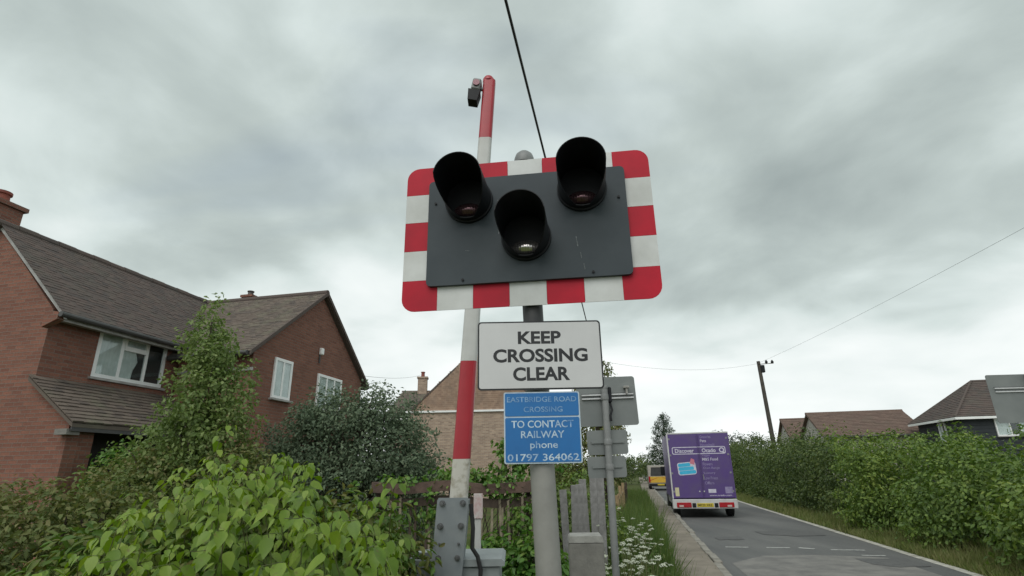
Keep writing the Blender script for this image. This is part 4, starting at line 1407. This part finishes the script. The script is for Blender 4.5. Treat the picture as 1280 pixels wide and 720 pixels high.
# ================================================================== DELIVERY VAN
vn = empty('delivery_van', RF(2.17, 20.85), -TH, 'purple delivery box van with white lettering driving away on the road', 'van')
Wv, Zt, Zb = 1.045, 2.80, 0.62
body = MB().box(-Wv, Wv, 0.0, 3.7, Zb, Zt, 0.035).build('cargo_box', 'van_purple', vn)
for sx in (-1, 1):
    MB().box(sx * (Wv - 0.02) - 0.022, sx * (Wv - 0.02) + 0.022, -0.012, 0.06, Zb, Zt - 0.01).build('corner_post', 'van_purple' if sx > 0 else 'van_white', body)
MB().box(-Wv - 0.004, Wv + 0.004, -0.014, 0.08, Zt - 0.03, Zt + 0.012).build('roof_rail', 'van_white', body)
for (x0, x1) in ((-Wv + 0.045, -0.006), (0.006, Wv - 0.045)):
    MB().box(x0, x1, -0.010, -0.001, Zb + 0.03, Zt - 0.035).build('rear_door', 'van_purple', body)
for x_ in (-0.028, 0.028):
    MB().tube([(x_, -0.02, Zb + 0.06), (x_, -0.02, Zt - 0.08)], 0.009, 6).build('door_rod', 'van_purple', body, True)
for sx in (-1, 1):
    for z_ in (0.85, 1.45, 2.05, 2.6):
        MB().box(sx * (Wv - 0.075) - 0.03, sx * (Wv - 0.075) + 0.03, -0.02, -0.0105, z_ - 0.03, z_ + 0.03).build('hinge', 'van_grey', body)
MB().box(0.05, 0.075, -0.035, -0.0105, 1.22, 1.40).build('door_handle', 'van_grey', body)
# print on the doors
fr_ = MB()
ring_o, ring_i = rrect(1.80, 0.25, 0.06), rrect(1.75, 0.20, 0.045)
nn = len(ring_o)
fr_.add([(x_, -0.0112, z_ + 2.20) for x_, z_ in ring_o] + [(x_, -0.0112, z_ + 2.20) for x_, z_ in ring_i], [(i, (i + 1) % nn, nn + (i + 1) % nn, nn + i) for i in range(nn)])
fr_.build('print_frame', 'van_print', body)
text_mesh('lettering', 'Discover', 'van_print', body, -0.48, 2.195, 0.64, 0.135, -0.0112, offset=0.02)
text_mesh('lettering', 'Ocado', 'van_print', body, 0.34, 2.195, 0.46, 0.135, -0.0112, offset=0.02)
qv, qf = [], []
for k in range(24):
    an = 2 * math.pi * k / 24
    qv += [(0.77 + 0.085 * math.cos(an), -0.0112, 2.20 + 0.085 * math.sin(an)), (0.77 + 0.05 * math.cos(an), -0.0112, 2.20 + 0.05 * math.sin(an))]
    qf.append((2 * k, (2 * k + 2) % 48, (2 * k + 3) % 48, 2 * k + 1))
MB().add(qv, qf).box(0.79, 0.86, -0.0116, -0.0110, 2.10, 2.14).build('print_emblem', 'van_print', body)
for (txt, z_, wd_, m_) in (('Groceries', 2.655, 0.36, 'van_print_faint'), ('Pets', 2.52, 0.20, 'van_print'), ('Household', 2.38, 0.46, 'van_print_faint'), ('Vegan', 2.02, 0.26, 'van_print_faint'),
                           ('M&S Food', 1.90, 0.52, 'van_print'), ('Flowers', 1.74, 0.32, 'van_print_faint'), ('Own Range', 1.60, 0.54, 'van_print_faint'), ('Luxury', 1.44, 0.38, 'van_print_faint'), ('Low Prices', 1.28, 0.44, 'van_print_faint'), ('Offers', 1.12, 0.30, 'van_print_faint')):
    text_mesh('lettering', txt, m_, body, 0.09, z_, wd_, 0.095, -0.0112, align='LEFT', offset=0.005)
text_mesh('lettering', 'www.ocado.com', 'van_print', body, 0.55, 0.72, 0.72, 0.05, -0.0112, offset=0.01)
stk = MB().prism(rrect(0.62, 0.42, 0.08), 'y', -0.0116, -0.0104).build('sticker', 'van_print', body)
stk.location = (-0.46, 0, 1.60)
stk.rotation_euler = (0, R(-4), 0)
for k, (dx, wd_) in enumerate(((-0.07, 0.42), (-0.02, 0.52), (0.01, 0.56))):
    MB().prism(rrect(wd_, 0.115, 0.045, 4, dx, 0.125 - k * 0.125), 'y', -0.0124, -0.0117).build('sticker_stripe', 'sticker_cyan', stk)
MB().prism([(0.12, 0.16), (0.28, 0.10), (0.30, 0.27), (0.20, 0.33)], 'y', -0.0125, -0.0117).build('sticker_tag', 'sticker_pink', stk)
MB().box(-0.93, -0.80, -0.0125, -0.0101, 0.70, 0.98).build('notice', 'note_cream', body)
MB().box(0.72, 0.96, -0.0125, -0.0101, 0.78, 0.99).build('notice', 'van_print_faint', body)
MB().box(0.17, 0.42, -0.0125, -0.0101, 0.80, 0.92).build('notice', 'van_print', body)
for x_ in (-0.12, 0.03):
    MB().box(x_ - 0.02, x_ + 0.02, -0.03, -0.0101, 0.83, 0.87).build('door_catch', 'van_white', body)
# bumper beam with lights and plate
bp = MB().box(-Wv - 0.01, Wv + 0.01, -0.10, 0.12, 0.30, 0.60, 0.015).build('bumper', 'van_white', vn)
for sx in (-1, 1):
    x0 = sx * 0.69
    MB().box(x0 - 0.24, x0 + 0.24, -0.125, -0.101, 0.34, 0.50, 0.01).build('tail_light', 'lamp_red', bp)
    MB().box(x0 + sx * 0.02, x0 + sx * 0.16, -0.128, -0.1255, 0.36, 0.42).build('reverse_light', 'lamp_clear', bp)
pl_ = MB().box(-0.27, 0.27, -0.115, -0.101, 0.355, 0.475, 0.004).build('number_plate', 'plate_yellow', bp)
text_mesh('lettering', 'MF20 XKE', 'sign_black', pl_, 0, 0.415, 0.46, 0.075, -0.1165, offset=0.015)
for x_ in (-0.36, 0.36):
    MB().box(x_ - 0.06, x_ + 0.06, -0.12, -0.101, 0.34, 0.48, 0.01).build('plate_lamp', 'hood_black', bp)
MB().box(-0.45, 0.45, 0.3, 6.0, 0.34, 0.58).build('chassis', 'rubber', vn)
for s_ in (0.85, 4.55):
    for sx in (-1, 1):
        n = 20
        wh = MB()
        x0 = sx * 0.90
        wh.tube([(x0 - 0.12, s_, 0.35), (x0 - 0.1, s_, 0.35), (x0 + 0.1, s_, 0.35), (x0 + 0.12, s_, 0.35)], [0.31, 0.345, 0.345, 0.31], n)
        wo = wh.build('wheel', 'rubber', vn, True)
        MB().tube([(x0 + sx * 0.10, s_, 0.35), (x0 + sx * 0.125, s_, 0.35)], 0.19, 16).build('rim', 'van_grey', wo, True)
cabm = MB().prism([(3.72, 0.45), (5.65, 0.45), (5.75, 1.05), (5.1, 1.35), (4.5, 2.25), (3.72, 2.35)], 'x', -0.96, 0.96).build('cab', 'van_purple', vn)
for sx in (-1, 1):
    MB().box(sx * 1.08 - 0.09, sx * 1.08 + 0.09, 4.75, 4.85, 1.35, 1.70, 0.02).build('mirror', 'hood_black', cabm)
    MB().prism([(3.9, 1.4), (4.95, 1.4), (4.45, 2.1), (3.9, 2.15)], 'x', sx * 0.961 - 0.001 * sx, sx * 0.968).build('side_window', 'dark_glass', cabm)
MB().box(-Wv + 0.05, -Wv + 0.06, 0.05, 3.6, 0.40, 0.60).build('side_skirt', 'van_grey', vn)
MB().box(Wv - 0.06, Wv - 0.05, 1.4, 3.6, 0.40, 0.60).build('side_skirt', 'van_grey', vn)

# second vehicle further down the road
v2 = empty('service_van', RF(1.75, 46.5), -TH, 'small van with orange and yellow rear chevrons beyond the purple van', 'van')
MB().prism([(0.0, 0.35), (0.04, 1.0), (0.28, 1.84), (0.5, 1.9), (2.8, 1.9), (3.5, 1.2), (4.3, 1.0), (4.4, 0.4)], 'x', -0.90, 0.90).build('body', 'truck_white', v2)
MB().add([(-0.74, 0.04, 1.10), (0.74, 0.04, 1.10), (0.66, 0.235, 1.74), (-0.66, 0.235, 1.74), (-0.74, 0.10, 1.10), (0.74, 0.10, 1.10), (0.66, 0.30, 1.74), (-0.66, 0.30, 1.74)],
         [(0, 1, 2, 3), (7, 6, 5, 4), (0, 4, 5, 1), (2, 6, 7, 3)]).build('rear_window', 'room', v2)
for k in range(4):
    for sx in (-1, 1):
        x0, x1 = sx * 0.02, sx * 0.80
        zc_ = 0.62 + k * 0.16
        y_ = -0.006
        q = [(x0, zc_ + 0.30), (x0, zc_ + 0.38), (x1, zc_ + 0.02), (x1, zc_ - 0.06)]
        q = [(a_, max(0.60, min(1.02, b_))) for a_, b_ in q]
        MB().add([(a_, -0.006, b_) for a_, b_ in q], [(0, 1, 2, 3)]).build('chevron', 'hi_vis_orange' if k % 2 else 'hi_vis_yellow', v2)
MB().box(-0.80, 0.80, -0.002, 0.02, 0.60, 1.04).build('rear_panel', 'hi_vis_yellow', v2)
MB().box(-0.90, 0.90, -0.09, 0.05, 0.32, 0.52, 0.02).build('bumper', 'hood_black', v2)
MB().box(-0.26, 0.26, -0.10, -0.091, 0.40, 0.50).build('number_plate', 'plate_yellow', v2)
for sx in (-1, 1):
    MB().box(sx * 0.84 - 0.06, sx * 0.84 + 0.06, -0.03, 0.10, 0.62, 1.06).build('tail_light', 'lamp_red', v2)
    for s_ in (0.75, 3.5):
        wo = MB().tube([(sx * 0.8 - 0.1, s_, 0.31), (sx * 0.8 + 0.1, s_, 0.31)], 0.31, 16).build('wheel', 'rubber', v2, True)

# ================================================================== VEGETATION
# ---- bright big-leaved bush in the foreground: 300 leaves as parts, the rest joined
def big_leaf(k):
    n = 5
    vs_, fs_ = [], []
    prof = [(0.0, 0.10), (0.10, 0.40), (0.30, 0.52), (0.55, 0.44), (0.80, 0.20), (1.0, 0.0)]
    bend = (0.10, 0.22, 0.34, 0.16)[k]
    fold = (0.16, 0.10, 0.22, 0.30)[k]
    for i, (y_, w_) in enumerate(prof):
        z_ = -bend * y_ * y_
        wob_ = 0.03 * math.sin(i * 2.1 + k)
        vs_ += [(-w_, y_ - 0.03 * (i == 1), z_ + fold * w_ + wob_), (0, y_, z_), (w_, y_ - 0.03 * (i == 1), z_ + fold * w_ - wob_)]
    for i in range(len(prof) - 1):
        a_ = i * 3
        if i == len(prof) - 2:
            fs_ += [(a_, a_ + 1, a_ + 4), (a_ + 1, a_ + 2, a_ + 4)]
        else:
            fs_ += [(a_, a_ + 1, a_ + 4, a_ + 3), (a_ + 1, a_ + 2, a_ + 5, a_ + 4)]
    me = bpy.data.meshes.new('leaf')
    used = sorted({i for f in fs_ for i in f})
    mp_ = {o: i for i, o in enumerate(used)}
    me.from_pydata([vs_[i] for i in used], [], [tuple(mp_[i] for i in f) for f in fs_])
    me.polygons.foreach_set('use_smooth', [True] * len(me.polygons))
    me.materials.append(MATS['leaf_bright'])
    me.update()
    return me


LEAFS = [big_leaf(k) for k in range(4)]
kb = empty('leafy_bush', (-1.4, 3.3, 0), 0, 'bright green bush with large drooping heart shaped leaves in the foreground', 'bush')
KO = Vector((-1.4, 3.3, 0))


def top_z(x, y):   # height of the mound's skyline at plan position x, y
    u = x / y
    pts = [(-0.82, -0.15), (-0.74, -0.06), (-0.66, -0.01), (-0.60, 0.035), (-0.517, 0.092), (-0.46, 0.050), (-0.412, 0.078), (-0.335, 0.03), (-0.28, -0.004), (-0.216, 0.014), (-0.185, -0.06), (-0.165, -0.20)]
    return 1.6 + y * float(np.interp(u, [q[0] for q in pts], [q[1] for q in pts]))


stems = MB()
leafspots = []
CL_ = [(random.uniform(2.75, 4.0), -0.785 + 0.6 * (j + random.random()) / 21) for j in range(21)]
for i in range(270):
    by, uu = CL_[i % len(CL_)]
    by = by + random.gauss(0, 0.13)
    uu = min(max(uu + random.gauss(0, 0.032), -0.80), -0.18)
    bx = uu * by
    lean = Vector((random.uniform(-.2, .2), random.uniform(-.6, .1), 0))
    ty_ = by + lean.y
    tx_ = min(max(bx + lean.x, -0.80 * ty_), -0.178 * ty_)
    hz_ = max(0.5, top_z(tx_, ty_) * random.uniform(0.70, 1.0) + (random.uniform(0.04, 0.12) if random.random() < 0.14 else -0.04))
    pts = []
    for k in range(9):
        f = k / 8
        arch = f ** 2.2
        q = Vector((bx + (tx_ - bx) * arch, by + lean.y * arch, hz_ * (1 - (1 - f) ** 1.7) - 0.14 * max(0, f - 0.75) * 4 * 0.5))
        pts.append(q - KO)
    stems.tube(pts, [0.005 * (1 - 0.75 * k / 8) for k in range(9)], 5)
    for k in range(17):
        f = 0.36 + 0.64 * k / 16
        fi = f * 8
        a_ = int(min(7, fi))
        q = pts[a_].lerp(pts[a_ + 1], fi - a_)
        d = (pts[a_ + 1] - pts[a_]).normalized()
        ang = k * 2.4 + i
        side = Vector((math.cos(ang), math.sin(ang) * 0.8 - 0.35, 0)).normalized()
        ln = random.choice((0.5, 0.7, 0.9, 1.0, 1.15)) * random.uniform(0.040, 0.066) * (0.75 + 0.4 * math.sin(math.pi * min(1, f)))
        leafspots.append((q + side * 0.03, side, ln, q.z))
stems.build('stems', 'green_stem', kb, True)


def leaf_matrix(q, side, droop):
    ax = (side + Vector((0, 0, -droop)) + Vector((random.gauss(0, .22), random.gauss(0, .22), random.gauss(0, .15)))).normalized()
    nr = (Vector((0, -0.25, 1)) + side * 0.6 + Vector((random.gauss(0, .25), random.gauss(0, .25), 0))).normalized()
    nr = (nr - ax * nr.dot(ax)).normalized()
    xx = ax.cross(nr)
    return Matrix((xx, ax, nr)).transposed()


# the most exposed leaves (near the skyline or the camera side) become parts
def expo(lp):
    q = lp[0] + KO
    v = 0.9 * (q.z - top_z(q.x, q.y) + 0.3) - (q.y - 2.6) * 0.55 + random.uniform(0, 0.45)
    if not (-0.85 < q.x / q.y < -0.15) or q.z < 1.0 * (0.35 + 0.2 * q.y):
        v -= 2
    return v


leafspots.sort(key=expo, reverse=True)
for (q, side, ln, z_) in leafspots[:300]:
    ob = bpy.data.objects.new('leaf', random.choice(LEAFS))
    col.objects.link(ob)
    ob.parent = kb
    M = leaf_matrix(q, side, random.uniform(0.5, 1.7)).to_4x4() @ Matrix.Diagonal((ln * 0.9, ln * 1.4, ln, 1))
    M.translation = q
    ob.matrix_local = M
rest = leafspots[300:]
vs_, fs_ = [], []
for (q, side, ln, z_) in rest:
    me = random.choice(LEAFS)
    M = leaf_matrix(q, side, random.uniform(0.5, 1.7)) @ Matrix.Diagonal((ln * 0.9, ln * 1.4, ln))
    b_ = len(vs_)
    vs_ += [M @ v.co + q for v in me.vertices]
    fs_ += [tuple(i + b_ for i in pl.vertices) for pl in me.polygons]
o_ = mesh_obj('foliage', vs_, fs_, 'leaf_bright', kb, smooth=True, uv=False)
o_['kind'] = 'stuff'
# undergrowth inside the bush, its shade put into a darker, browner leaf colour
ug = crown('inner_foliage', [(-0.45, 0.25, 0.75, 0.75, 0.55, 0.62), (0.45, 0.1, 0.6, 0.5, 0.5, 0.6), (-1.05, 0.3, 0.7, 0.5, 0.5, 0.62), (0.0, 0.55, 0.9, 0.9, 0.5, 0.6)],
           900, 0.13, 16, 0.07, 0.035, 'leaf_bright_shaded', kb, 'oval', low=-0.2)
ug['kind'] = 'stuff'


def shrub(name, label, base, ells, clumps, cr, per, ln, wd, mat, cat='bush', shape='diamond', tips=None, r0=0.03, group=None, **kw):
    r_ = empty(name, base, 0, label, cat, group)
    B_ = np.array(base)
    ee = [tuple(np.array(e[:3]) - B_) + tuple(e[3:]) for e in ells]
    f = crown('foliage', ee, clumps, cr, per, ln, wd, mat, r_, shape, **kw)
    f['kind'] = 'stuff'
    tips = tips or [(e[0] + random.uniform(-.4, .4) * e[3], e[1] + random.uniform(-.4, .4) * e[4], e[2] + e[5] * random.uniform(.3, .8)) for e in ee for _ in range(4)]
    for e in [0]:
        limbs('branches', (0, 0, 0), tips, r0, 'bark', r_, 0.08)
    return r_


shrub('hedge_bush', 'dull brownish green bush at the lower left corner', (-3.3, 4.4, 0),
      [(-4.3, 4.5, 0.8, 0.9, 0.7, 0.86), (-3.2, 4.4, 0.75, 0.8, 0.6, 0.86), (-2.4, 4.3, 0.7, 0.6, 0.5, 0.80), (-5.2, 5.0, 0.8, 0.9, 0.8, 0.95), (-3.9, 3.8, 0.6, 0.8, 0.5, 0.7)],
      1800, 0.14, 16, 0.055, 0.028, 'leaf_brown', low=-0.3)
shrub('ivy_bush', 'small green shrub at the foot of the lean-to', tuple(RF(-9.3, 8.6)), [(*RF(-9.3, 8.7, 1.3), 0.5, 0.5, 0.95), (*RF(-8.9, 9.6, 1.2), 0.6, 0.6, 1.0)], 260, 0.16, 14, 0.08, 0.045, 'leaf_ivy')

yt = empty('young_tree', (-4.05, 7.0, 0), 0, 'young pale green leafy tree in front of the brick house', 'tree')
limbs('trunk', (0, 0, 0), [(0.03, 0, 3.6)], 0.05, 'bark', yt, 0.04, r1=0.2)
limbs('limbs', (0, 0, 0.9), [(-0.55, 0.1, 2.5), (0.5, 0.05, 2.4), (0.3, -0.3, 2.9), (-0.35, 0.3, 3.1), (0.15, 0.35, 3.2), (-0.7, -0.2, 2.0), (0.7, 0.2, 2.0)], 0.022, 'bark', yt, 0.06)
f = crown('crown', [(0.0, 0, 3.45, 0.18, 0.22, 0.36), (0.10, 0, 3.02, 0.30, 0.36, 0.42), (0.22, 0, 2.65, 0.40, 0.45, 0.5), (-0.02, 0, 2.3, 0.40, 0.45, 0.45), (0.32, 0, 2.05, 0.48, 0.5, 0.5), (-0.3, 0.1, 1.7, 0.6, 0.5, 0.5), (0.2, 0, 1.5, 0.7, 0.5, 0.45)],
          560, 0.15, 30, 0.060, 0.036, 'leaf_young', yt, 'diamond', low=-0.8, shell=(0.4, 1.22), jit=0.8)
f['kind'] = 'stuff'
shrub('silver_shrub', 'dense dark grey green shrub in front of the gable windows', (-2.4, 8.2, 0),
      [(-2.55, 8.2, 1.95, 0.85, 0.7, 0.78), (-1.85, 8.1, 1.75, 0.72, 0.7, 0.70), (-3.2, 8.3, 1.6, 0.65, 0.6, 0.75), (-2.2, 8.0, 1.1, 1.1, 0.7, 0.7), (-1.45, 8.1, 1.35, 0.4, 0.5, 0.6), (-2.0, 8.3, 2.42, 0.5, 0.4, 0.38), (-2.7, 8.3, 2.35, 0.5, 0.4, 0.40), (-2.3, 8.6, 1.8, 0.9, 0.4, 0.8)],
      1050, 0.19, 32, 0.062, 0.03, 'leaf_silver', low=-0.5, shell=(0.6, 1.16), jit=0.8)
shrub('brown_shrub', 'dull olive shrub under the young tree', (-3.9, 6.8, 0), [(-4.3, 6.6, 1.1, 0.9, 0.5, 0.8), (-3.3, 6.8, 1.2, 0.7, 0.5, 0.75)], 500, 0.14, 16, 0.055, 0.03, 'leaf_brown')
shrub('climbing_plant', 'sparse climbing plant growing up behind the fence beside the barrier', (-0.2, 7.2, 0),
      [(0.10, 7.2, 2.05, 0.20, 0.2, 0.40), (-0.1, 7.2, 1.75, 0.25, 0.2, 0.32), (-0.75, 7.2, 1.6, 0.28, 0.2, 0.24), (-0.35, 7.2, 1.55, 0.6, 0.2, 0.18), (0.3, 7.2, 1.6, 0.3, 0.2, 0.3)],
      130, 0.10, 13, 0.06, 0.045, 'leaf_ivy', 'climbing plant', 'oval', low=-1, shell=(0.1, 1.1), r0=0.012)
shrub('fence_weeds', 'green nettles growing against the fence between barrier and signal post', (-0.1, 6.1, 0),
      [(-0.2, 6.15, 0.55, 0.45, 0.22, 0.42), (0.2, 6.1, 0.6, 0.32, 0.22, 0.40), (-0.9, 6.2, 0.45, 0.4, 0.2, 0.35)], 210, 0.11, 13, 0.085, 0.05, 'leaf_ivy', 'weeds', 'oval', low=-0.4, r0=0.01)
shrub('ivy_clump', 'ivy trailing over the top rail of the timber fence', (-0.9, 6.55, 0),
      [(-1.3, 6.5, 1.50, 0.45, 0.14, 0.10), (-0.55, 6.5, 1.48, 0.35, 0.14, 0.10), (-0.05, 6.48, 1.42, 0.35, 0.14, 0.14), (-0.95, 6.46, 1.2, 0.3, 0.1, 0.2), (0.05, 6.44, 1.1, 0.25, 0.1, 0.3)],
      95, 0.09, 11, 0.055, 0.042, 'leaf_ivy', 'ivy', 'oval', low=-1, shell=(0.1, 1.1), r0=0.008)
shrub('yellow_bush', 'yellow green bush behind the silvery boards', (1.05, 9.0, 0), [(0.95, 9.0, 1.1, 0.4, 0.35, 0.5), (0.3, 8.8, 0.9, 0.5, 0.4, 0.65), (1.3, 8.6, 0.75, 0.25, 0.3, 0.4)], 200, 0.13, 13, 0.07, 0.04, 'leaf_hedge')
shrub('ivy_tree', 'ivy covered tree top half hidden behind the white sign', (4.2, 27.2, 0), [(4.0, 27.0, 5.7, 0.95, 0.8, 1.2), (4.1, 27.0, 3.5, 1.3, 0.9, 1.7), (3.6, 27, 1.6, 1.6, 1, 1.5)], 420, 0.3, 16, 0.16, 0.1, 'leaf_brown', 'tree', r0=0.12)

# right-hand hedge
def hedge(name, label, pts, base, clumps, cr, per, ln, wd, mat, **kw):
    ells = []
    b0 = RF(*base)
    tips = [tuple(RF(t_ + random.uniform(-.2, .4), s_ + random.uniform(-.3, .3), h_ * random.uniform(.4, .75)) - b0) for (t_, s_, h_, rt_, rs_) in pts for _ in range(2)]
    for (t_, s_, h_, rt_, rs_) in pts:
        q = RF(t_, s_)
        ells.append((q.x, q.y, h_ * 0.5, rt_, rs_, h_ * 0.52))
        ells.append((q.x - 0.35, q.y, 0.45, rt_ * 0.85, rs_ * 0.9, 0.6))
    for (t_, s_, h_, rt_, rs_) in pts:          # shoots and lumps breaking the outline
        for _ in range(5):
            q = RF(t_ + random.uniform(-.9, .5) * rt_, s_ + random.uniform(-1, 1) * rs_)
            k_ = random.uniform(0.18, 0.42)
            ells.append((q.x, q.y, h_ * random.uniform(0.55, 1.0), k_, k_, k_ * random.uniform(0.8, 1.5)))
    return shrub(name, label, tuple(RF(*base)), ells, clumps, cr, per, ln, wd, mat, 'hedge', tips=tips, **kw)


hedge('hedge', 'nearest broad leafy hedge along the right verge', [(7.0, 7.6, 1.5, 1.3, 1.3), (6.9, 9.6, 1.62, 1.35, 1.15), (7.1, 11.6, 1.60, 1.3, 1.1), (6.85, 13.4, 1.95, 1.4, 1.15), (7.0, 15.2, 2.12, 1.3, 1.0), (6.75, 16.9, 2.40, 1.45, 1.15), (7.1, 18.4, 2.1, 1.0, 0.7), (8.3, 10.2, 1.5, 1.3, 1.6), (8.3, 13.2, 1.8, 1.3, 1.6), (8.3, 16.4, 2.3, 1.3, 1.5),
      (6.15, 12.9, 1.2, 0.7, 0.7), (6.05, 10.2, 1.0, 0.65, 0.7), (6.1, 15.9, 1.4, 0.75, 0.7), (6.1, 8.4, 1.1, 0.65, 0.7)],
      (6.9, 13), 1250, 0.36, 60, 0.095, 0.055, 'leaf_hedge', low=-0.98, jit=0.5, r0=0.04, shell=(0.80, 1.06))
hedge('hedge', 'darker farther hedge beside the purple van', [(7.0, 19.6, 2.35, 1.1, 1.5), (7.0, 22.0, 2.55, 1.1, 1.8), (7.1, 25.0, 2.7, 1.1, 2.0), (7.2, 28.5, 2.85, 1.1, 2.2), (7.3, 32, 3.0, 1.1, 2.4), (7.5, 36, 3.2, 1.2, 2.6), (7.6, 41, 3.3, 1.2, 3.0), (7.8, 46, 3.4, 1.2, 3.2)],
      (7.1, 30), 1300, 0.44, 42, 0.12, 0.07, 'leaf_hedge_dark', low=-0.98, jit=0.5, r0=0.05)

# far planting
shrub('far_bush', 'distant hedge mass at the end of the road left of the vans', tuple(RF(-3, 62)), [(*RF(-6, 60, 1.2), 4, 2, 1.9), (*RF(-1.5, 66, 1.2), 3.5, 2, 2.0), (*RF(2.5, 85, 1.5), 5, 3, 2.4), (*RF(-11, 58, 1.2), 4, 2, 2.2)], 700, 0.5, 15, 0.25, 0.16, 'leaf_hedge_dark', r0=0.05)
shrub('roadside_bush', 'bushy shrubs above the hedge behind the purple van', tuple(RF(7.8, 52)), [(*RF(7.2, 50, 2.0), 1.7, 1.6, 2.6), (*RF(9.5, 53, 2.0), 1.9, 1.6, 2.6), (*RF(5.2, 60, 1.6), 1.8, 1.6, 2.4)], 420, 0.36, 14, 0.2, 0.12, 'leaf_pine', r0=0.06)
pt = empty('pine_tree', (15.95, 60, 0), 0, 'dark conifer standing beyond the vans at the end of the road', 'tree')
limbs('trunk', (0, 0, 0), [(0.1, 0, 7.1)], 0.17, 'bark', pt, 0.05, r1=0.2)
pe, pl2 = [], []
for k in range(46):
    f = (k + 0.5) / 46
    z_ = 1.7 + 5.3 * f
    rad = 2.0 * (1 - f) ** 0.62 * random.uniform(0.65, 1.1) + 0.15
    an = k * 2.399
    c_ = (rad * 0.72 * math.cos(an), rad * 0.72 * math.sin(an), z_ + 0.1)
    pe.append((*c_, 0.32 + rad * 0.26, 0.32 + rad * 0.26, 0.20))
    pl2.append((rad * math.cos(an), rad * math.sin(an), z_))
limbs('limbs', (0, 0, 1.5), pl2[::2], 0.03, 'bark', pt, 0.02)
f = crown('crown', pe, 520, 0.22, 16, 0.2, 0.06, 'leaf_pine', pt, low=-0.6, shell=(0.2, 1.05), jit=0.9)
f['kind'] = 'stuff'
# two further tree lines seen as low silhouettes
shrub('far_trees', 'low dark line of trees on the horizon behind the houses', (20, 150, 0), [(x_, 150 + random.uniform(-10, 10), 1.5, 9, 4, random.uniform(1.6, 3.4)) for x_ in range(-60, 120, 12)], 1300, 1.0, 14, 0.6, 0.4, 'leaf_pine', 'trees', r0=0.1)

# cow parsley on the verge: single plants
def parsley(loc, h_, label):
    r_ = empty('cow_parsley', loc, random.uniform(0, 6.28), label, 'flower', 'cow parsley on the verge')
    st_ = MB()
    heads = []
    nb_ = random.randint(6, 10)
    st_.tube([(0, 0, 0), (0.01, 0, h_ * 0.55), (0.0, 0.02, h_ * 0.9)], [0.007, 0.005, 0.003], 5)
    for k in range(nb_):
        an = k * 2.4
        zt = h_ * random.uniform(0.55, 1.05)
        ro_ = random.uniform(0.05, 0.20)
        q = (ro_ * math.cos(an), ro_ * math.sin(an), zt)
        st_.tube([(0.005, 0, h_ * random.uniform(0.35, 0.6)), q], [0.004, 0.002], 4)
        heads.append(q)
    st_.build('stem', 'green_stem', r_, True)
    for q in heads:
        um = MB()
        R_ = random.uniform(0.020, 0.038)
        for j in range(11):
            a_ = j * 2.399
            rr = R_ * math.sqrt((j + 0.4) / 11)
            x_, y_, z_ = rr * math.cos(a_), rr * math.sin(a_), 0.015 - 9 * rr * rr + random.uniform(-.006, .006)
            s2 = R_ * 0.30
            um.add([(x_ + s2, y_, z_), (x_, y_ + s2, z_ + .002), (x_ - s2, y_, z_), (x_, y_ - s2, z_ - .002), (x_, y_, z_ + s2 * 0.95), (x_, y_, z_ - s2 * .8)],
                   [(0, 1, 4), (1, 2, 4), (2, 3, 4), (3, 0, 4), (1, 0, 5), (2, 1, 5), (3, 2, 5), (0, 3, 5)])
        u_ = um.build('flower_head', 'umbel_white', r_)
        u_.location = q
    n = 40
    p_ = np.stack([rng.normal(0, 0.10, n), rng.normal(0, 0.10, n), rng.uniform(0.05, h_ * 0.72, n)], 1)
    lf_ = leaf_mesh('leaves', p_, unit(rng.normal(size=(n, 3)) * .5 + [0, 0, 1]), rng.normal(size=(n, 3)) * [1, 1, .3], rng.uniform(.06, .13, n), rng.uniform(.03, .06, n), 'grass', r_, 'oval')
    lf_['kind'] = 'stuff'


for k in range(34):
    s_ = random.uniform(5.0, 10.8)
    t_ = random.uniform(-0.6, 0.12)
    parsley(RF(t_, s_), random.uniform(0.62, 1.0), 'white flowering cow parsley growing in the verge grass beside the footway')

vw_ells = [(*RF(random.uniform(-0.9, 0.05), random.uniform(4.5, 13), 0.18), 0.22, 0.3, random.uniform(0.2, 0.45)) for _ in range(34)]
shrub('verge_weeds', 'low leafy green weeds among the verge flowers', tuple(RF(-0.4, 8)), vw_ells, 420, 0.10, 14, 0.06, 0.035, 'leaf_ivy', 'weeds', 'oval', tips=[(0, 0, 0.2)], r0=0.006, low=-0.2)
# rough wooden posts and rails down the left verge
vf = empty('verge_fence', RF(-0.55, 16), -TH, 'low rustic fence of pale posts along the verge by the footway', 'fence')
for k in range(7):
    b_ = MB().tube([(0, 0, 0), (random.uniform(-.03, .03), 0, 1.0 + random.uniform(-.1, .18))], [0.06, 0.05], 8).build('fence_post', 'gate_timber' if k < 4 else 'old_timber', vf, True)
    b_.location = (0, -1.5 + k * 2.0, 0)
for z_ in (0.42, 0.82):
    MB().tube([(-0.02, -1.6, z_), (-0.01, 4.5, z_ + 0.04), (-0.02, 10.6, z_ - 0.02)], 0.035, 7).build('fence_rail', 'gate_timber', vf, True)
